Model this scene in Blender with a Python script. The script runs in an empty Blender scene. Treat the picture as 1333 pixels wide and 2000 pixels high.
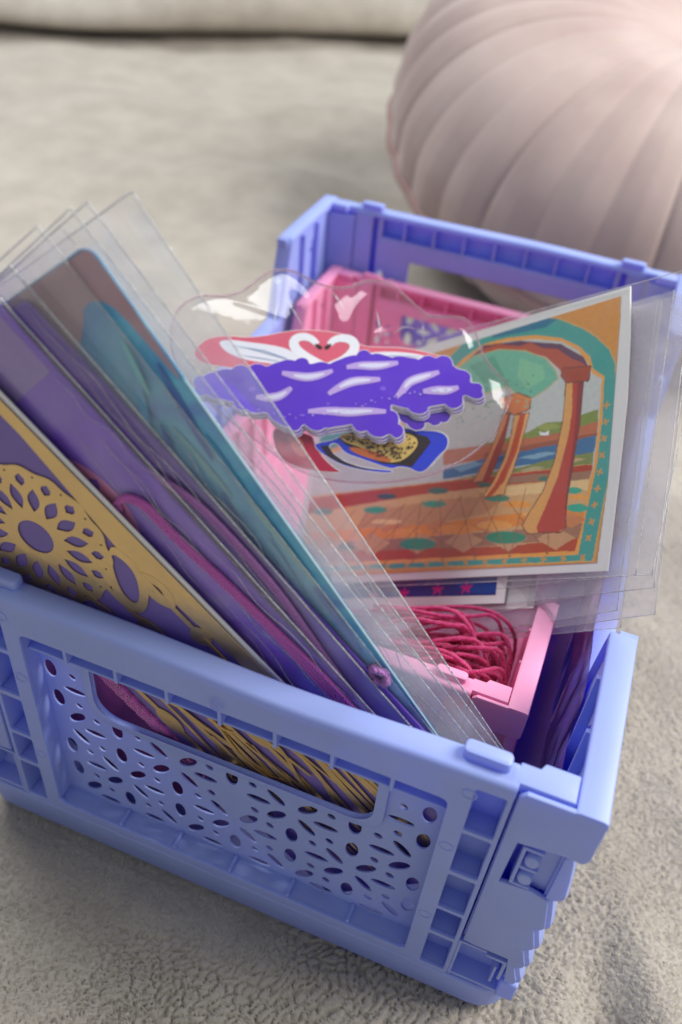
import bpy, bmesh, math, random
import numpy as np
from mathutils import Vector, Matrix
random.seed(7)
rng = np.random.default_rng(5)
sc = bpy.context.scene
COL = sc.collection
PI = math.pi

# ------------------------------------------------------------ camera
cam_d = bpy.data.cameras.new('camera'); cam = bpy.data.objects.new('camera', cam_d); COL.objects.link(cam)
CAMROT = [[0.929633, 0.360118, 0.078081], [0.291498, -0.589083, -0.753665], [-0.225412, 0.723392, -0.652605]]
CAMPOS = [0.0557, -0.10623, 0.24931]
m4 = Matrix([[CAMROT[0][0], -CAMROT[1][0], -CAMROT[2][0], CAMPOS[0]],
             [CAMROT[0][1], -CAMROT[1][1], -CAMROT[2][1], CAMPOS[1]],
             [CAMROT[0][2], -CAMROT[1][2], -CAMROT[2][2], CAMPOS[2]], [0, 0, 0, 1]])
cam.matrix_world = m4
cam_d.sensor_fit = 'VERTICAL'; cam_d.sensor_height = 36.0; cam_d.lens = 36.0 * 1672.27 / 2000.0
cam_d.clip_start = 0.01; cam_d.clip_end = 20
cam_d.dof.use_dof = True; cam_d.dof.focus_distance = 0.213; cam_d.dof.aperture_fstop = 10.5
sc.camera = cam

# ------------------------------------------------------------ light of the room: one big window, soft bounce, added fill lamp
w = bpy.data.worlds.new('World'); sc.world = w; w.use_nodes = True
w.node_tree.nodes['Background'].inputs[0].default_value = (0.90, 0.94, 1.0, 1)
w.node_tree.nodes['Background'].inputs[1].default_value = 0.37
def area(name, loc, aim, size, sizey, power, col):
    d = bpy.data.lights.new(name, 'AREA'); d.shape = 'RECTANGLE'; d.size = size; d.size_y = sizey; d.energy = power; d.color = col
    o = bpy.data.objects.new(name, d); COL.objects.link(o); o.location = loc
    o.rotation_euler = (Vector(aim) - Vector(loc)).to_track_quat('-Z', 'Y').to_euler()
    return o
area('window_light', (0.84, 0.46, 0.90), (0, 0.10, 0.0), 0.7, 0.7, 24.0, (1.0, 0.985, 0.95))
area('left_fill_light', (-0.95, 0.75, 1.45), (0, 0.2, 0.0), 0.8, 0.8, 20.0, (0.94, 0.97, 1.0))  # fill lamp added high on the left, for the print and pouch glint
sc.view_settings.view_transform = 'Standard'; sc.view_settings.look = 'None'
sc.view_settings.exposure = -0.10; sc.view_settings.gamma = 1.0
sc.cycles.max_bounces = 24; sc.cycles.transparent_max_bounces = 48
sc.cycles.diffuse_bounces = 6; sc.cycles.glossy_bounces = 4; sc.cycles.transmission_bounces = 8
sc.cycles.caustics_reflective = False; sc.cycles.caustics_refractive = False
sc.cycles.sample_clamp_indirect = 4.0
sc.cycles.use_denoising = True

# outlines in plane-local millimetres
PF=[[0.07512, 0.07817, 0.09152], [0.76235, -0.2384, 0.60165], [-0.1939, 0.80282, 0.56381], [-0.61743, -0.54648, 0.56581]]
BF=[[-0.01067, 0.10912, 0.09416], [0.98635, 0.16153, 0.03184], [-0.15299, 0.82785, 0.53969], [0.06081, -0.53719, 0.84126]]
D={"print":[[[206,142,72],[[-1.5,85.8],[-0.4,63.5],[-0.3,47.4],[-0.8,28.1],[-2,14.7],[-3.8,2.2],[-48.4,2.5],[-108.4,3.1],[-154.9,3.5],[-174,68.8],[-141.7,79.4],[-84.6,84.2],[-44.1,85.1],[-19.5,85.9]]],[[66,150,138],[[-4.6,3],[-3,17.1],[-1.6,28.2],[-1.3,43.7],[-1.6,55.7],[-2.4,62.4],[-4.7,67.5],[-9.4,72.7],[-14.2,76.8],[-23.9,83.1],[-33,86.5],[-44.6,89],[-54.3,88.4],[-62.8,84.8],[-73.5,77.4],[-88.3,68.5],[-137.6,62.7],[-170.3,56.3],[-155.4,5.1],[-108.7,4.5],[-48.6,3.6]]],[[45,110,135],[[-23.9,83.1],[-33,86.4],[-44.6,88.9],[-54.2,88.2],[-49.2,83.1],[-38.6,82.1],[-28.5,81.2]]],[[226,160,84],[[-9.4,5],[-7.9,17.5],[-5.8,31.1],[-5.2,45.2],[-5.7,59],[-8.4,61.3],[-9.8,62.5],[-11,66.5],[-15.4,71.3],[-22.3,75.9],[-32.2,79.5],[-43.7,81.6],[-53.4,81.8],[-61.9,78.6],[-72.5,71.2],[-86.7,60.1],[-135.3,53.5],[-168.2,49],[-156,7.1],[-109.1,6.3],[-48.9,5.4]]],[[188,192,184],[[-10.6,6.2],[-8.9,17.6],[-6.8,31.2],[-6.2,45.3],[-6.5,58.4],[-9.6,60.6],[-11.8,65],[-15.8,70],[-22.1,74.6],[-32.1,78.1],[-43.5,80.2],[-53.1,80.3],[-60.6,77.3],[-71.1,69.9],[-86.3,58.1],[-134.7,51.2],[-167.5,46.5],[-156.4,8.5],[-109.5,7.7],[-49,6.7]]],[[92,52,78],[[-53.3,81.3],[-38.2,79.1],[-22,73.7],[-13.3,67.1],[-10.4,61.7],[-10.9,58.1],[-14.4,60.2],[-21.2,65.1],[-27.5,71.5],[-38,77.1],[-51.8,78.8],[-61.6,76.6]]],[[176,84,60],[[-53.1,80.1],[-46.6,80],[-38,77.1],[-34,77.4],[-28.7,74],[-22.8,72.1],[-17.8,67.8],[-13.1,64.9],[-10.5,61],[-12.5,58.7],[-18.4,60.4],[-22.1,65.4],[-27.4,70.6],[-35.7,74.7],[-44.2,77.4],[-52.8,77.8],[-61.1,73.6]]],[[112,178,148],[[-69.7,68.6],[-65.9,74.7],[-57.3,78.3],[-46.4,78.1],[-35.7,74.9],[-27.3,70.1],[-23,64.7],[-21.8,61.8],[-26.1,58.9],[-31.6,56.8],[-35.7,58.7],[-41.4,63.5],[-50.7,62.7],[-63,63.4],[-68.4,60.6]]],[[90,160,130],[[-59.1,75],[-48.3,76.2],[-42.9,67.5],[-51.2,66.6]]],[[130,190,150],[[-37.4,72.6],[-28,67.6],[-26.5,62.9],[-33,60.8],[-37.7,66.3]]],[[214,130,84],[[-43.9,59.5],[-36.9,60.3],[-31.2,57.3],[-31.4,53.4],[-37,52.6],[-41.2,54.4]]],[[160,72,50],[[-20.4,65.1],[-10.5,63.5],[-10.6,59.1],[-12.9,58.7],[-18.8,59.8],[-20.9,62.5]]],[[122,138,62],[[-48.2,44.5],[-31.3,45.6],[-24.9,47.8],[-19.4,47.1],[-6.8,48.7],[-6.4,43.1],[-18.9,42.7],[-47.7,41.3]]],[[150,158,80],[[-28.5,46.9],[-24.9,47.5],[-21.1,46.8],[-19.2,45.2],[-24.6,44.9]]],[[182,108,74],[[-65.9,45],[-48.1,44],[-33.9,43.7],[-19,43.5],[-6.4,45],[-6.5,40.2],[-18.6,39.8],[-47.4,39.1],[-64.9,39.3]]],[[150,86,62],[[-47.7,41.1],[-18.8,41.4],[-6.5,41.4],[-6.5,40.2],[-18.6,39.8],[-47.4,39.1]]],[[62,108,146],[[-64.7,37.6],[-47.5,39.3],[-33.4,39.6],[-18.6,39.8],[-6.7,40.6],[-6.9,35.5],[-23.5,34.8],[-46.8,34.6],[-64.1,34.2]]],[[120,160,178],[[-60.2,37.7],[-51.6,38.8],[-47.2,37.5],[-56.6,35.9]]],[[130,165,180],[[-34.2,37.6],[-23.9,38.1],[-19.2,37],[-27.3,36.2]]],[[40,80,120],[[-47.4,38.6],[-34.4,39.3],[-33.2,37.9],[-43,37]]],[[120,132,66],[[-75.6,32.8],[-46.8,34.2],[-32.8,34.2],[-23.5,35.2],[-7.2,35.4],[-7.2,31.7],[-32.5,31.9],[-58.2,32.1],[-75.2,30.9]]],[[172,160,120],[[-32.7,33.3],[-27.1,33.9],[-23.3,33],[-28.7,32.1]]],[[186,160,120],[[-18.1,34.4],[-12.8,34.5],[-9.4,33.6],[-14.4,33.1]]],[[90,110,60],[[-46.6,33.3],[-38.6,33.5],[-36.4,32.4],[-42.4,32]]],[[206,164,112],[[-164.7,37],[-115.8,35.5],[-46.6,33.1],[-7.2,31.9],[-7.5,26.7],[-8.9,17.6],[-10.6,6.2],[-49,6.7],[-109.5,7.7],[-156.4,8.5]]],[[168,66,40],[[-164.2,35.3],[-115.7,34.9],[-46.6,32.8],[-7.2,31.7],[-7.3,29],[-15.7,28.3],[-46.1,29.3],[-75.1,29.9],[-114.4,29.2],[-162,27.7]]],[[150,110,84],[[-42.3,31.7],[-26.8,31.4],[-17.7,30.3],[-22.8,28.6],[-38.1,29.6]]],[[150,110,84],[[-15.9,30.1],[-7.5,29.8],[-7.8,27.5],[-13.9,27.5]]],[[222,190,134],[[-46,28.4],[-26.4,28.2],[-7.8,27.1],[-8.1,24],[-26.1,24.9],[-45.6,25.8]]],[[190,140,96],[[-99.8,26.3],[-60.7,27],[-45.7,26.2],[-37.4,24.5],[-44.8,20.2],[-68.4,18.8],[-103.9,20.3]]],[[218,140,70],[[-103.9,20],[-68.4,18.8],[-36.8,19.4],[-8.5,18.7],[-8.7,15.3],[-36.2,15.1],[-67.7,14.7],[-103,15.8],[-141.8,16.4],[-143,20.7]]],[[158,112,86],[[-141.8,16.4],[-67.7,14.5],[-36.1,14.1],[-8.9,14.2],[-9.7,9.8],[-35.5,9.5],[-66.9,9.8],[-140.4,11.1]]],[[176,74,46],[[-140.8,12.7],[-67,10.3],[-35.4,9.1],[-9.9,9.8],[-10.6,6.2],[-49,6.7],[-109.5,7.7],[-139.6,8.1]]],[[196,150,110],[[-131.2,15.2],[-118.7,10.3],[-108.9,14.6],[-120.9,19.4]]],[[196,150,110],[[-104.6,14.1],[-93.6,9.4],[-84.9,13.5],[-95.4,18]]],[[196,150,110],[[-81.1,13],[-71.3,8.7],[-63.4,12.6],[-72.7,16.8]]],[[196,150,110],[[-60,12.1],[-51.3,8],[-44.1,11.7],[-52.5,15.7]]],[[196,150,110],[[-41.6,11.3],[-33.8,7.4],[-27.2,11],[-34.7,14.7]]],[[196,150,110],[[-24,10.5],[-17,6.8],[-11,10.2],[-17.7,13.8]]],[[200,130,84],[[-91.6,18.9],[-83.4,15.5],[-76.5,18.1],[-84.5,21.3]]],[[200,130,84],[[-69.4,17.9],[-62.1,14.7],[-55.9,17.3],[-63,20.2]]],[[200,130,84],[[-49.5,17.1],[-43,14],[-37.3,16.5],[-43.7,19.3]]],[[200,130,84],[[-31.6,16.3],[-25.7,13.4],[-20.5,15.8],[-26.2,18.4]]],[[200,130,84],[[-17.9,15.7],[-12.5,13],[-7.7,15.2],[-13,17.8]]],[[52,150,116],[[-89.1,25.9],[-89.4,25.4],[-90.6,25.1],[-92.5,25],[-94.9,25.1],[-97.3,25.5],[-99.4,26],[-100.8,26.5],[-101.4,27.1],[-101.1,27.6],[-99.8,27.9],[-97.8,28],[-95.4,27.9],[-93.1,27.6],[-91,27.1],[-89.6,26.5]]],[[40,74,70],[[-85.2,30.6],[-85.5,30.2],[-86.5,30],[-88.1,29.9],[-90,30],[-91.9,30.3],[-93.6,30.7],[-94.8,31.2],[-95.3,31.7],[-95,32.1],[-93.9,32.3],[-92.3,32.3],[-90.4,32.2],[-88.5,31.9],[-86.8,31.5],[-85.7,31]]],[[58,100,84],[[-61.2,29.9],[-61.5,29.5],[-62.4,29.2],[-63.8,29.1],[-65.6,29.2],[-67.4,29.5],[-69,30],[-70.1,30.5],[-70.5,31],[-70.2,31.4],[-69.3,31.7],[-67.8,31.8],[-66,31.6],[-64.2,31.3],[-62.7,30.9],[-61.6,30.4]]],[[66,150,120],[[-61.5,25.3],[-61.8,24.8],[-62.8,24.6],[-64.5,24.4],[-66.5,24.6],[-68.6,24.9],[-70.4,25.3],[-71.7,25.9],[-72.2,26.4],[-71.8,26.9],[-70.7,27.1],[-69,27.2],[-67,27.1],[-64.9,26.8],[-63.1,26.4],[-61.9,25.8]]],[[50,138,108],[[-63.6,11.7],[-64.1,10.9],[-65.8,10.4],[-68.4,10.1],[-71.6,10.1],[-74.9,10.5],[-77.8,11.1],[-79.8,11.9],[-80.7,12.8],[-80.1,13.6],[-78.4,14.2],[-75.6,14.5],[-72.3,14.4],[-69,14],[-66.3,13.4],[-64.4,12.6]]],[[44,132,98],[[-27.7,11.3],[-28.2,10.6],[-29.7,10.1],[-32.1,9.8],[-35,9.8],[-38,10.2],[-40.7,10.8],[-42.5,11.6],[-43.2,12.4],[-42.7,13.2],[-41.1,13.8],[-38.6,14],[-35.6,13.9],[-32.6,13.5],[-30.1,12.9],[-28.4,12.1]]],[[66,140,110],[[-35.3,24.4],[-35.6,24.1],[-36.6,23.8],[-38.2,23.7],[-40.1,23.9],[-42,24.1],[-43.7,24.6],[-44.9,25],[-45.4,25.5],[-45,25.9],[-43.9,26.2],[-42.3,26.2],[-40.4,26.1],[-38.4,25.8],[-36.8,25.4],[-35.7,24.9]]],[[60,160,130],[[-9.9,24.1],[-10,23.7],[-10.6,23.5],[-11.5,23.4],[-12.7,23.4],[-13.8,23.6],[-14.8,23.9],[-15.4,24.3],[-15.7,24.8],[-15.5,25.1],[-14.9,25.4],[-14,25.5],[-12.8,25.5],[-11.7,25.2],[-10.8,24.9],[-10.1,24.5]]],[[56,164,134],[[-7.5,18.6],[-7.7,18.1],[-8.4,17.8],[-9.5,17.6],[-10.8,17.7],[-12.2,17.9],[-13.4,18.3],[-14.2,18.8],[-14.6,19.3],[-14.3,19.8],[-13.6,20.2],[-12.4,20.3],[-11.1,20.3],[-9.7,20],[-8.6,19.6],[-7.8,19.1]]],[[50,100,84],[[-43.3,29.8],[-43.5,29.6],[-44.1,29.4],[-45,29.3],[-46.1,29.4],[-47.2,29.6],[-48.2,29.9],[-48.9,30.2],[-49.2,30.5],[-49,30.8],[-48.4,31],[-47.4,31],[-46.3,31],[-45.2,30.8],[-44.2,30.5],[-43.5,30.2]]],[[60,110,90],[[-20.3,28.9],[-20.5,28.6],[-21,28.4],[-21.8,28.3],[-22.8,28.4],[-23.8,28.6],[-24.7,28.9],[-25.2,29.2],[-25.5,29.6],[-25.3,29.8],[-24.8,30],[-24,30.1],[-23,30.1],[-22,29.9],[-21.1,29.6],[-20.6,29.2]]],[[50,100,90],[[-103.2,13.2],[-103.4,12.7],[-104.4,12.3],[-105.8,12.1],[-107.6,12.1],[-109.5,12.3],[-111.2,12.7],[-112.3,13.2],[-112.8,13.8],[-112.6,14.3],[-111.6,14.7],[-110.1,14.9],[-108.3,14.8],[-106.4,14.6],[-104.8,14.2],[-103.7,13.7]]],[[50,120,100],[[-118.5,28.1],[-118.8,27.5],[-120,27.2],[-121.9,27.1],[-124.2,27.2],[-126.6,27.5],[-128.7,28],[-130.2,28.6],[-130.9,29.2],[-130.5,29.8],[-129.3,30.1],[-127.3,30.3],[-124.9,30.1],[-122.5,29.8],[-120.5,29.3],[-119.1,28.7]]],[[226,156,80],[[-27,21.6],[-27.3,21.2],[-28.4,20.9],[-30.1,20.9],[-32.1,21],[-34.2,21.3],[-36,21.7],[-37.3,22.2],[-37.8,22.7],[-37.4,23.1],[-36.2,23.4],[-34.5,23.4],[-32.4,23.3],[-30.4,23],[-28.6,22.6],[-27.4,22.1]]],[[226,150,76],[[-47.4,15.5],[-48,14.9],[-49.7,14.5],[-52.3,14.3],[-55.5,14.4],[-58.8,14.8],[-61.7,15.4],[-63.7,16.1],[-64.5,16.9],[-63.9,17.5],[-62.1,17.9],[-59.3,18.1],[-56,17.9],[-52.8,17.5],[-50,16.9],[-48.1,16.2]]],[[222,150,80],[[-70.3,16.1],[-70.8,15.5],[-72.5,15.1],[-75.2,14.9],[-78.4,15.1],[-81.7,15.4],[-84.7,16],[-86.7,16.7],[-87.5,17.4],[-86.9,18],[-85.1,18.4],[-82.3,18.5],[-79,18.4],[-75.7,18],[-72.9,17.4],[-71,16.8]]],[[224,160,90],[[-33.4,15.7],[-33.8,15.2],[-35.2,14.8],[-37.4,14.7],[-40.1,14.8],[-42.8,15.1],[-45.1,15.6],[-46.8,16.2],[-47.4,16.9],[-47,17.4],[-45.4,17.8],[-43.2,17.9],[-40.5,17.8],[-37.8,17.4],[-35.5,16.9],[-34,16.3]]],[[228,160,84],[[-8.4,22],[-8.6,21.7],[-9.2,21.5],[-10.1,21.5],[-11.2,21.5],[-12.3,21.7],[-13.3,22],[-13.9,22.3],[-14.2,22.6],[-14,22.9],[-13.4,23.1],[-12.5,23.2],[-11.4,23.1],[-10.2,22.9],[-9.3,22.6],[-8.7,22.3]]],[[226,190,130],[[-80.7,20.7],[-81.2,20.4],[-82.7,20.3],[-85.2,20.3],[-88.1,20.4],[-91.1,20.8],[-93.7,21.2],[-95.5,21.7],[-96.2,22.1],[-95.7,22.4],[-94,22.6],[-91.5,22.6],[-88.5,22.4],[-85.5,22],[-83,21.6],[-81.3,21.2]]],[[226,170,110],[[-20.8,18],[-21.1,17.6],[-22,17.4],[-23.5,17.3],[-25.2,17.4],[-27,17.7],[-28.5,18],[-29.6,18.4],[-30,18.8],[-29.7,19.2],[-28.7,19.4],[-27.2,19.5],[-25.4,19.4],[-23.7,19.1],[-22.2,18.8],[-21.2,18.4]]],[[206,140,92],[[-42.1,53.5],[-38.7,53.8],[-40,44.5],[-42.8,35.4],[-45.1,31.2],[-51.1,31.6],[-49.4,34.5],[-46,40.2],[-43.3,46.8]]],[[150,62,50],[[-39.6,53.8],[-38.7,53.8],[-40,44.5],[-42.8,35.4],[-45.1,31.2],[-47.2,31.2],[-43.6,41.6],[-40.9,48.2]]],[[238,176,112],[[-37.2,52.6],[-31.3,52.4],[-32.9,43.3],[-35.5,32.7],[-37.4,28.7],[-37.6,26],[-45.4,25.7],[-46,27.1],[-43.1,30.2],[-39.2,38.3],[-37.6,45.9]]],[[196,92,62],[[-35,52.5],[-32.6,52.5],[-34.5,40.2],[-38.2,30.5],[-42.6,26.1],[-45.4,25.7],[-42,29.2],[-38,37.3],[-36.1,45.6]]],[[216,160,96],[[-18.8,59.7],[-12.7,58.9],[-12.6,45.7],[-14.1,29.9],[-14.9,19.7],[-14.2,13.5],[-15.8,12.1],[-27.4,12.5],[-29.7,15.2],[-27.7,19],[-23.4,25.4],[-20.3,34.7],[-18.7,47.6]]],[[178,72,58],[[-16.5,59.4],[-14.7,59.2],[-12.4,53.1],[-12.9,40.1],[-14.3,27.5],[-14.5,18.2],[-14.2,13.5],[-16.7,12.3],[-23.7,12.4],[-24.4,14.3],[-21.9,20.5],[-18.5,29.6],[-16.2,42.2],[-15.7,50.4]]],[[140,52,52],[[-14.7,59.2],[-12.7,58.9],[-12.6,45.7],[-13.7,29.8],[-14.6,21.3],[-14.7,18.2],[-15.3,22.9],[-14.4,37.1],[-14.2,48.4]]],[[236,236,230],[[-27,45.3],[-25,44.4],[-23.2,44.9],[-23.3,43.4],[-26.3,43.8]]]],"print_card":[[0.5,87],[2,62.9],[2.2,43],[1.6,27.8],[0.8,13],[-0.1,0.1],[-19.7,0.1],[-48.1,0],[-81.6,0],[-153.9,-0.1],[-159.5,89]],"marks":[[-7.9,4.1],[-14.2,4.2],[-20.8,4.3],[-27.7,4.4],[-34.8,4.5],[-42.3,4.7],[-50,4.8],[-58.2,4.9],[-66.7,5.1],[-75.6,5.2],[-84.9,5.3],[-94.6,5.5],[-104.9,5.7],[-4.1,49.5],[-4.1,44.3],[-4.2,39.2],[-4.4,34.1],[-4.7,29.1],[-5,24.1],[-5.5,19.3],[-6,14.4],[-6.6,9.7]],"card2":[1.8,[-33.5,7.4],[-32.9,-0.3],[-34.9,-8.1],[-73.8,-8.6],[-126.6,-10.5]],"card2print":[1.8,[-37.9,7.7],[-37.2,-0.6],[-38.1,-5.8],[-74.3,-6.2],[-127.3,-7.7]],"card3":[3.1,[-22.7,7.1],[-22.6,-0.6],[-25.2,-9.4],[-74.7,-10.4],[-127.7,-12.2]],"stars":[1.8,[-77,-4.2],[-62,-3.2],[-50.1,-3],[-91.7,-5]],"sleevep":[[-0.6,[26.6,85.1],[6.2,86.5],[-16.8,88.9],[-45.1,85.5],[18.4,74.2],[15.9,15],[12.4,-1.3],[-11.8,-1.4],[-114.1,-2.2]],[1.2,[7.8,-1],[12,73.4],[-126.6,-7.8],[-120.1,93.4]],[2,[12.7,-4.5],[17.2,68.2],[-126.3,-12.8],[-121.1,94]],[2.8,[-8.2,-5.9],[-4.8,72.2],[-126.6,-15.4],[-122.1,94.6]],[3.6,[1.6,-10.1],[5.6,64.9],[-126.1,-21],[-123,95.2]],[4.4,[12.1,-10.5],[16.6,61.9],[-126.8,-21.7],[-124,95.7]],[5.3,[1.7,-12.5],[5.8,62.3],[-127.1,-24.6],[-125.1,96.4]]],"bag":[[-58.1,35.5],[-53.9,35.7],[-49.8,36.5],[-46.5,38.3],[-44.2,40.5],[-41.7,44.1],[-39.1,46.9],[-36.6,48.6],[-34,49.3],[-30.7,49.3],[-27.3,48.5],[-24.1,46.9],[-20.1,45.7],[-15.4,45.1],[-10.9,45.8],[-7.7,47.9],[-4.4,49.7],[0.1,50.2],[4,48.9],[8.1,46.3],[12.3,43],[16.4,40.1],[20.9,39.7],[25.2,40.6],[28.7,40.8],[31.7,38.6],[34,35],[35.7,30.8],[37.8,27.3],[40.9,23.9],[44.7,20.9],[46.7,18.7],[47.5,14.6],[47,10.7],[45.4,4.9],[43.2,-0.1],[40,-4.3],[36.4,-8.1],[32,-11.5],[27.4,-14.4],[22,-17.1],[14.8,-19.3],[8.3,-20.6],[1.7,-21.5],[-5.1,-21.6],[-11.4,-20.7],[-17,-18.8],[-22.9,-15.7],[-29,-12.5],[-36,-9],[-43.4,-4.6],[-51.1,0.9],[-59,6.4],[-63.7,13.6],[-66.2,21.3],[-65.8,28.6],[-62.3,33.3]],"creases":[[[-29.4,36.9],[-26,32.4],[-21.6,27.3]],[[-31.5,36.1],[-31.3,31],[-30.9,24.5]],[[-14.6,41.3],[-12.1,38.1],[-9.3,35.3]],[[-12.5,42.2],[-15.5,36.6]],[[0.8,37.1],[2.4,32.4],[4.3,27.2]],[[16.4,34.6],[17.7,28.4]],[[-3.2,34.5],[-5.2,30.6],[-7.1,28.8]],[[14.2,32.3],[10.7,31.7],[7.6,29.2]],[[-9.6,34.5],[-4.2,34.8]]],"swan":[[-56.3,13.6],[-55.3,17],[-52.4,20.3],[-46.3,22],[-39.9,22.3],[-33.8,24],[-28.8,26.1],[-24.5,27.5],[-20.1,28.3],[-13.9,28.9],[-8.4,28.6],[-4.5,27.2],[-1.9,25.2],[4.7,26],[9.8,26.8],[17.8,26.7],[25,25.7],[28.9,22.9],[28.8,13.3],[16.8,7.5],[-17.9,5.5],[-32.6,10.8],[-40.8,10.6],[-46.2,10.5],[-49.9,10.4],[-53.8,11.2]],"swanbody":[[[-48.9,19.5],[-44.1,20.6],[-39.5,20.6],[-32.2,20.8],[-26.6,20.5],[-22.7,19.1],[-17.9,17.9],[-11.4,16.7],[-12,15.4],[-17.3,15.1],[-23.4,14.3],[-28.8,14.2],[-36.1,14.1],[-39.8,14.3],[-44.7,15.7],[-47.4,17.3]],[[-0.1,22.8],[5,24.3],[11.9,25.2],[18.1,25.2],[20.8,24.3],[15.9,22.7],[5.6,20.8],[-0.4,20]]],"swanneck":[[[-12,16.3],[-17.9,17.9],[-22.5,20.1],[-24.3,22.5],[-23.9,24.5],[-21.4,25.7],[-18.5,25.2],[-16.4,23.5]],[[-11.3,16.5],[-6.5,19.4],[-4.1,22.8],[-4.1,25.3],[-5.8,27],[-9,27.1],[-11.5,25.9],[-12.4,24]]],"swanline":[[[-43.6,18.4],[-33.4,18.4],[-24.9,16.8]],[[-39,18.4],[-29.5,17.2],[-22,16]],[[1.9,21.9],[10.4,23.7],[17.3,24.3]],[[-40.1,15.5],[-32.8,15.5],[-26.4,15.3]]],"beak":[[[-17.5,23.6],[-15.4,23.3],[-14.2,22.5],[-15.1,21.6],[-16.3,22.3]],[[-11.6,24.6],[-13.2,23.7],[-14,22.5],[-12.8,21.9],[-12,23.1]]],"purple":[[-51.8,-0.2],[-52.1,2.6],[-51.2,4.7],[-48.8,5.9],[-46.1,6.4],[-43.8,7.9],[-41.4,9.3],[-37.9,10.3],[-33.6,11.4],[-29.3,12.3],[-25.9,13.4],[-23.6,15],[-20.2,16],[-17.4,15.7],[-15.4,14.6],[-12.1,15.9],[-7.9,17],[-5.5,18.4],[-3.9,19.6],[-2.4,21.2],[0.1,22],[2.8,21.7],[5.6,21],[9,21.9],[11.6,21.8],[14.4,21.3],[16.8,22.3],[19.3,22.9],[22.7,23.8],[26.1,24],[28.2,22.8],[29.8,20.2],[32,20],[34,18.9],[35.1,16.5],[37.3,16.2],[38.9,15],[39.3,12.7],[36.7,11.6],[34.1,11.8],[33.4,11.2],[33.1,8.8],[31,7.5],[28.5,7.2],[26.2,8],[24.2,7.1],[23.3,5],[20.9,3.9],[17.9,3.5],[15.6,4.5],[13.3,5.5],[11.5,5.5],[11.1,4.6],[12.9,3.1],[14.1,0.9],[15.9,-1.1],[16.6,-3.7],[15.3,-5.8],[12.7,-5.3],[10.7,-6.1],[7.1,-5.6],[3.6,-5.2],[0.8,-4.1],[-1.8,-3.9],[-4.3,-4.7],[-6.5,-6.6],[-9,-7.4],[-11.8,-6.6],[-14.4,-6.5],[-16.2,-8.3],[-18.9,-8.4],[-21.5,-6.6],[-24.3,-5.9],[-26.4,-4.6],[-30,-4.2],[-32.5,-4.9],[-35.4,-4.2],[-38.4,-2.8],[-40.6,-1.4],[-44.1,-1.8],[-46.8,-1.8],[-49.5,-1.8]],"purple2":[[-4.6,9.6],[33.3,11.7],[30.2,9.8],[30,6.9],[29.8,4.1],[28.1,1.9],[25.6,1.5],[23.8,1.9],[22.5,-0.4],[19.6,-1.2],[16.4,-0.1],[14.7,2.4],[12.4,3]],"shine":[[[-24.8,10.1],[-20.7,9.8],[-16.2,9.8],[-12.1,11.5],[-8.9,13.5]],[[-31.1,0.5],[-26.7,0.9],[-23.4,2.1],[-20.6,5.5]],[[-8.6,5.3],[-6,7.9],[-2.2,10.8],[2,11.9],[6.6,13]],[[-4.8,15.4],[-0.7,16.8],[4.5,17.3],[11.1,19.6]],[[-13.7,-1.6],[-7.8,-0.3],[-0.9,0.2],[4.9,1.7],[10.4,2.4]],[[12.8,8],[14.5,10.9],[15.7,13.8],[19.7,16],[24.4,18.5]],[[20.5,11.1],[24.6,12.2],[28,12.6],[31.2,14.3]]],"leo_out":[[-10.4,-11],[-8.5,-9.7],[-4.4,-8.3],[-1.5,-5.7],[3.2,-3.3],[9.8,-1.7],[16.5,-0.5],[23.3,-0.3],[26.6,0.3],[29.7,-0.4],[31.1,-2.2],[31,-5.4],[29.2,-7.5],[27.6,-10.5],[25.7,-13.8],[23.3,-14.6],[20.6,-13.5],[17.2,-13.7],[15.7,-14.8],[12.3,-14.5],[5.1,-13.1],[-0.2,-12.2],[-3.4,-9],[-5.7,-10.5],[-3.5,-12.7],[0.3,-14.6],[5.7,-15.7],[12.4,-15.4],[15.7,-15],[15.9,-16.1],[11.8,-16.6],[5.9,-16.8],[-0.2,-16.3],[-5.3,-14.4],[-8.6,-12.7]],"leo_dark":[[[-8.2,-11],[-5.7,-10.5],[-3.5,-12.9],[0.3,-14.8],[5.7,-15.9],[11.6,-15.7],[5.8,-16.4],[-0.3,-15.7],[-5,-14.1]],[[-0.8,-9.1],[2.9,-10.3],[6.7,-12.1],[12.1,-13.5],[18.8,-13],[21.3,-13],[23.8,-8],[25.7,-4],[24.5,-2.4],[18.4,-1.6],[1.7,-4.4],[-2.9,-7.1]]],"leo_gold":[[[-3.1,-6.4],[0.1,-5.2],[3.8,-6],[7,-4.7],[11.9,-3.4],[17.7,-2.2],[20.8,-3],[22,-5.1],[20.8,-8.1],[18.4,-11.2],[15.3,-12.7],[11.1,-12.8],[7.4,-11.3],[4.8,-9.3],[1.7,-8.9],[-1.4,-8.2]]],"leo_loop":[[22.5,-0.4],[26.6,0.7],[30.1,-0.3],[31.3,-2.3],[30.8,-5.7],[28.6,-9.2],[27,-12],[25.8,-10.8],[27.1,-7.4],[27.8,-4.1],[27,-2],[23.6,-1.8]],"red":[[-24.9,-7.1],[-18.6,-7.5],[-11.6,-7.5],[-10,-10.2],[-7.7,-13.5],[-2.6,-17.2],[1.1,-18.5],[-6.5,-19.5],[-13.4,-19.5],[-19,-17.7],[-22.4,-14.2]],"redtan":[[[-19.3,-8.5],[-14.7,-9.1],[-12.7,-12.5],[-11.5,-16],[-15.3,-14.8],[-18.1,-11.6]]],"glare":[[-47.3,32],[-44.3,33],[-40.9,32.5],[-36.5,31.7],[-35.7,30.3],[-39.2,27.2],[-43.1,28.1],[-46.3,29.6]],"bagdots":0}

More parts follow.
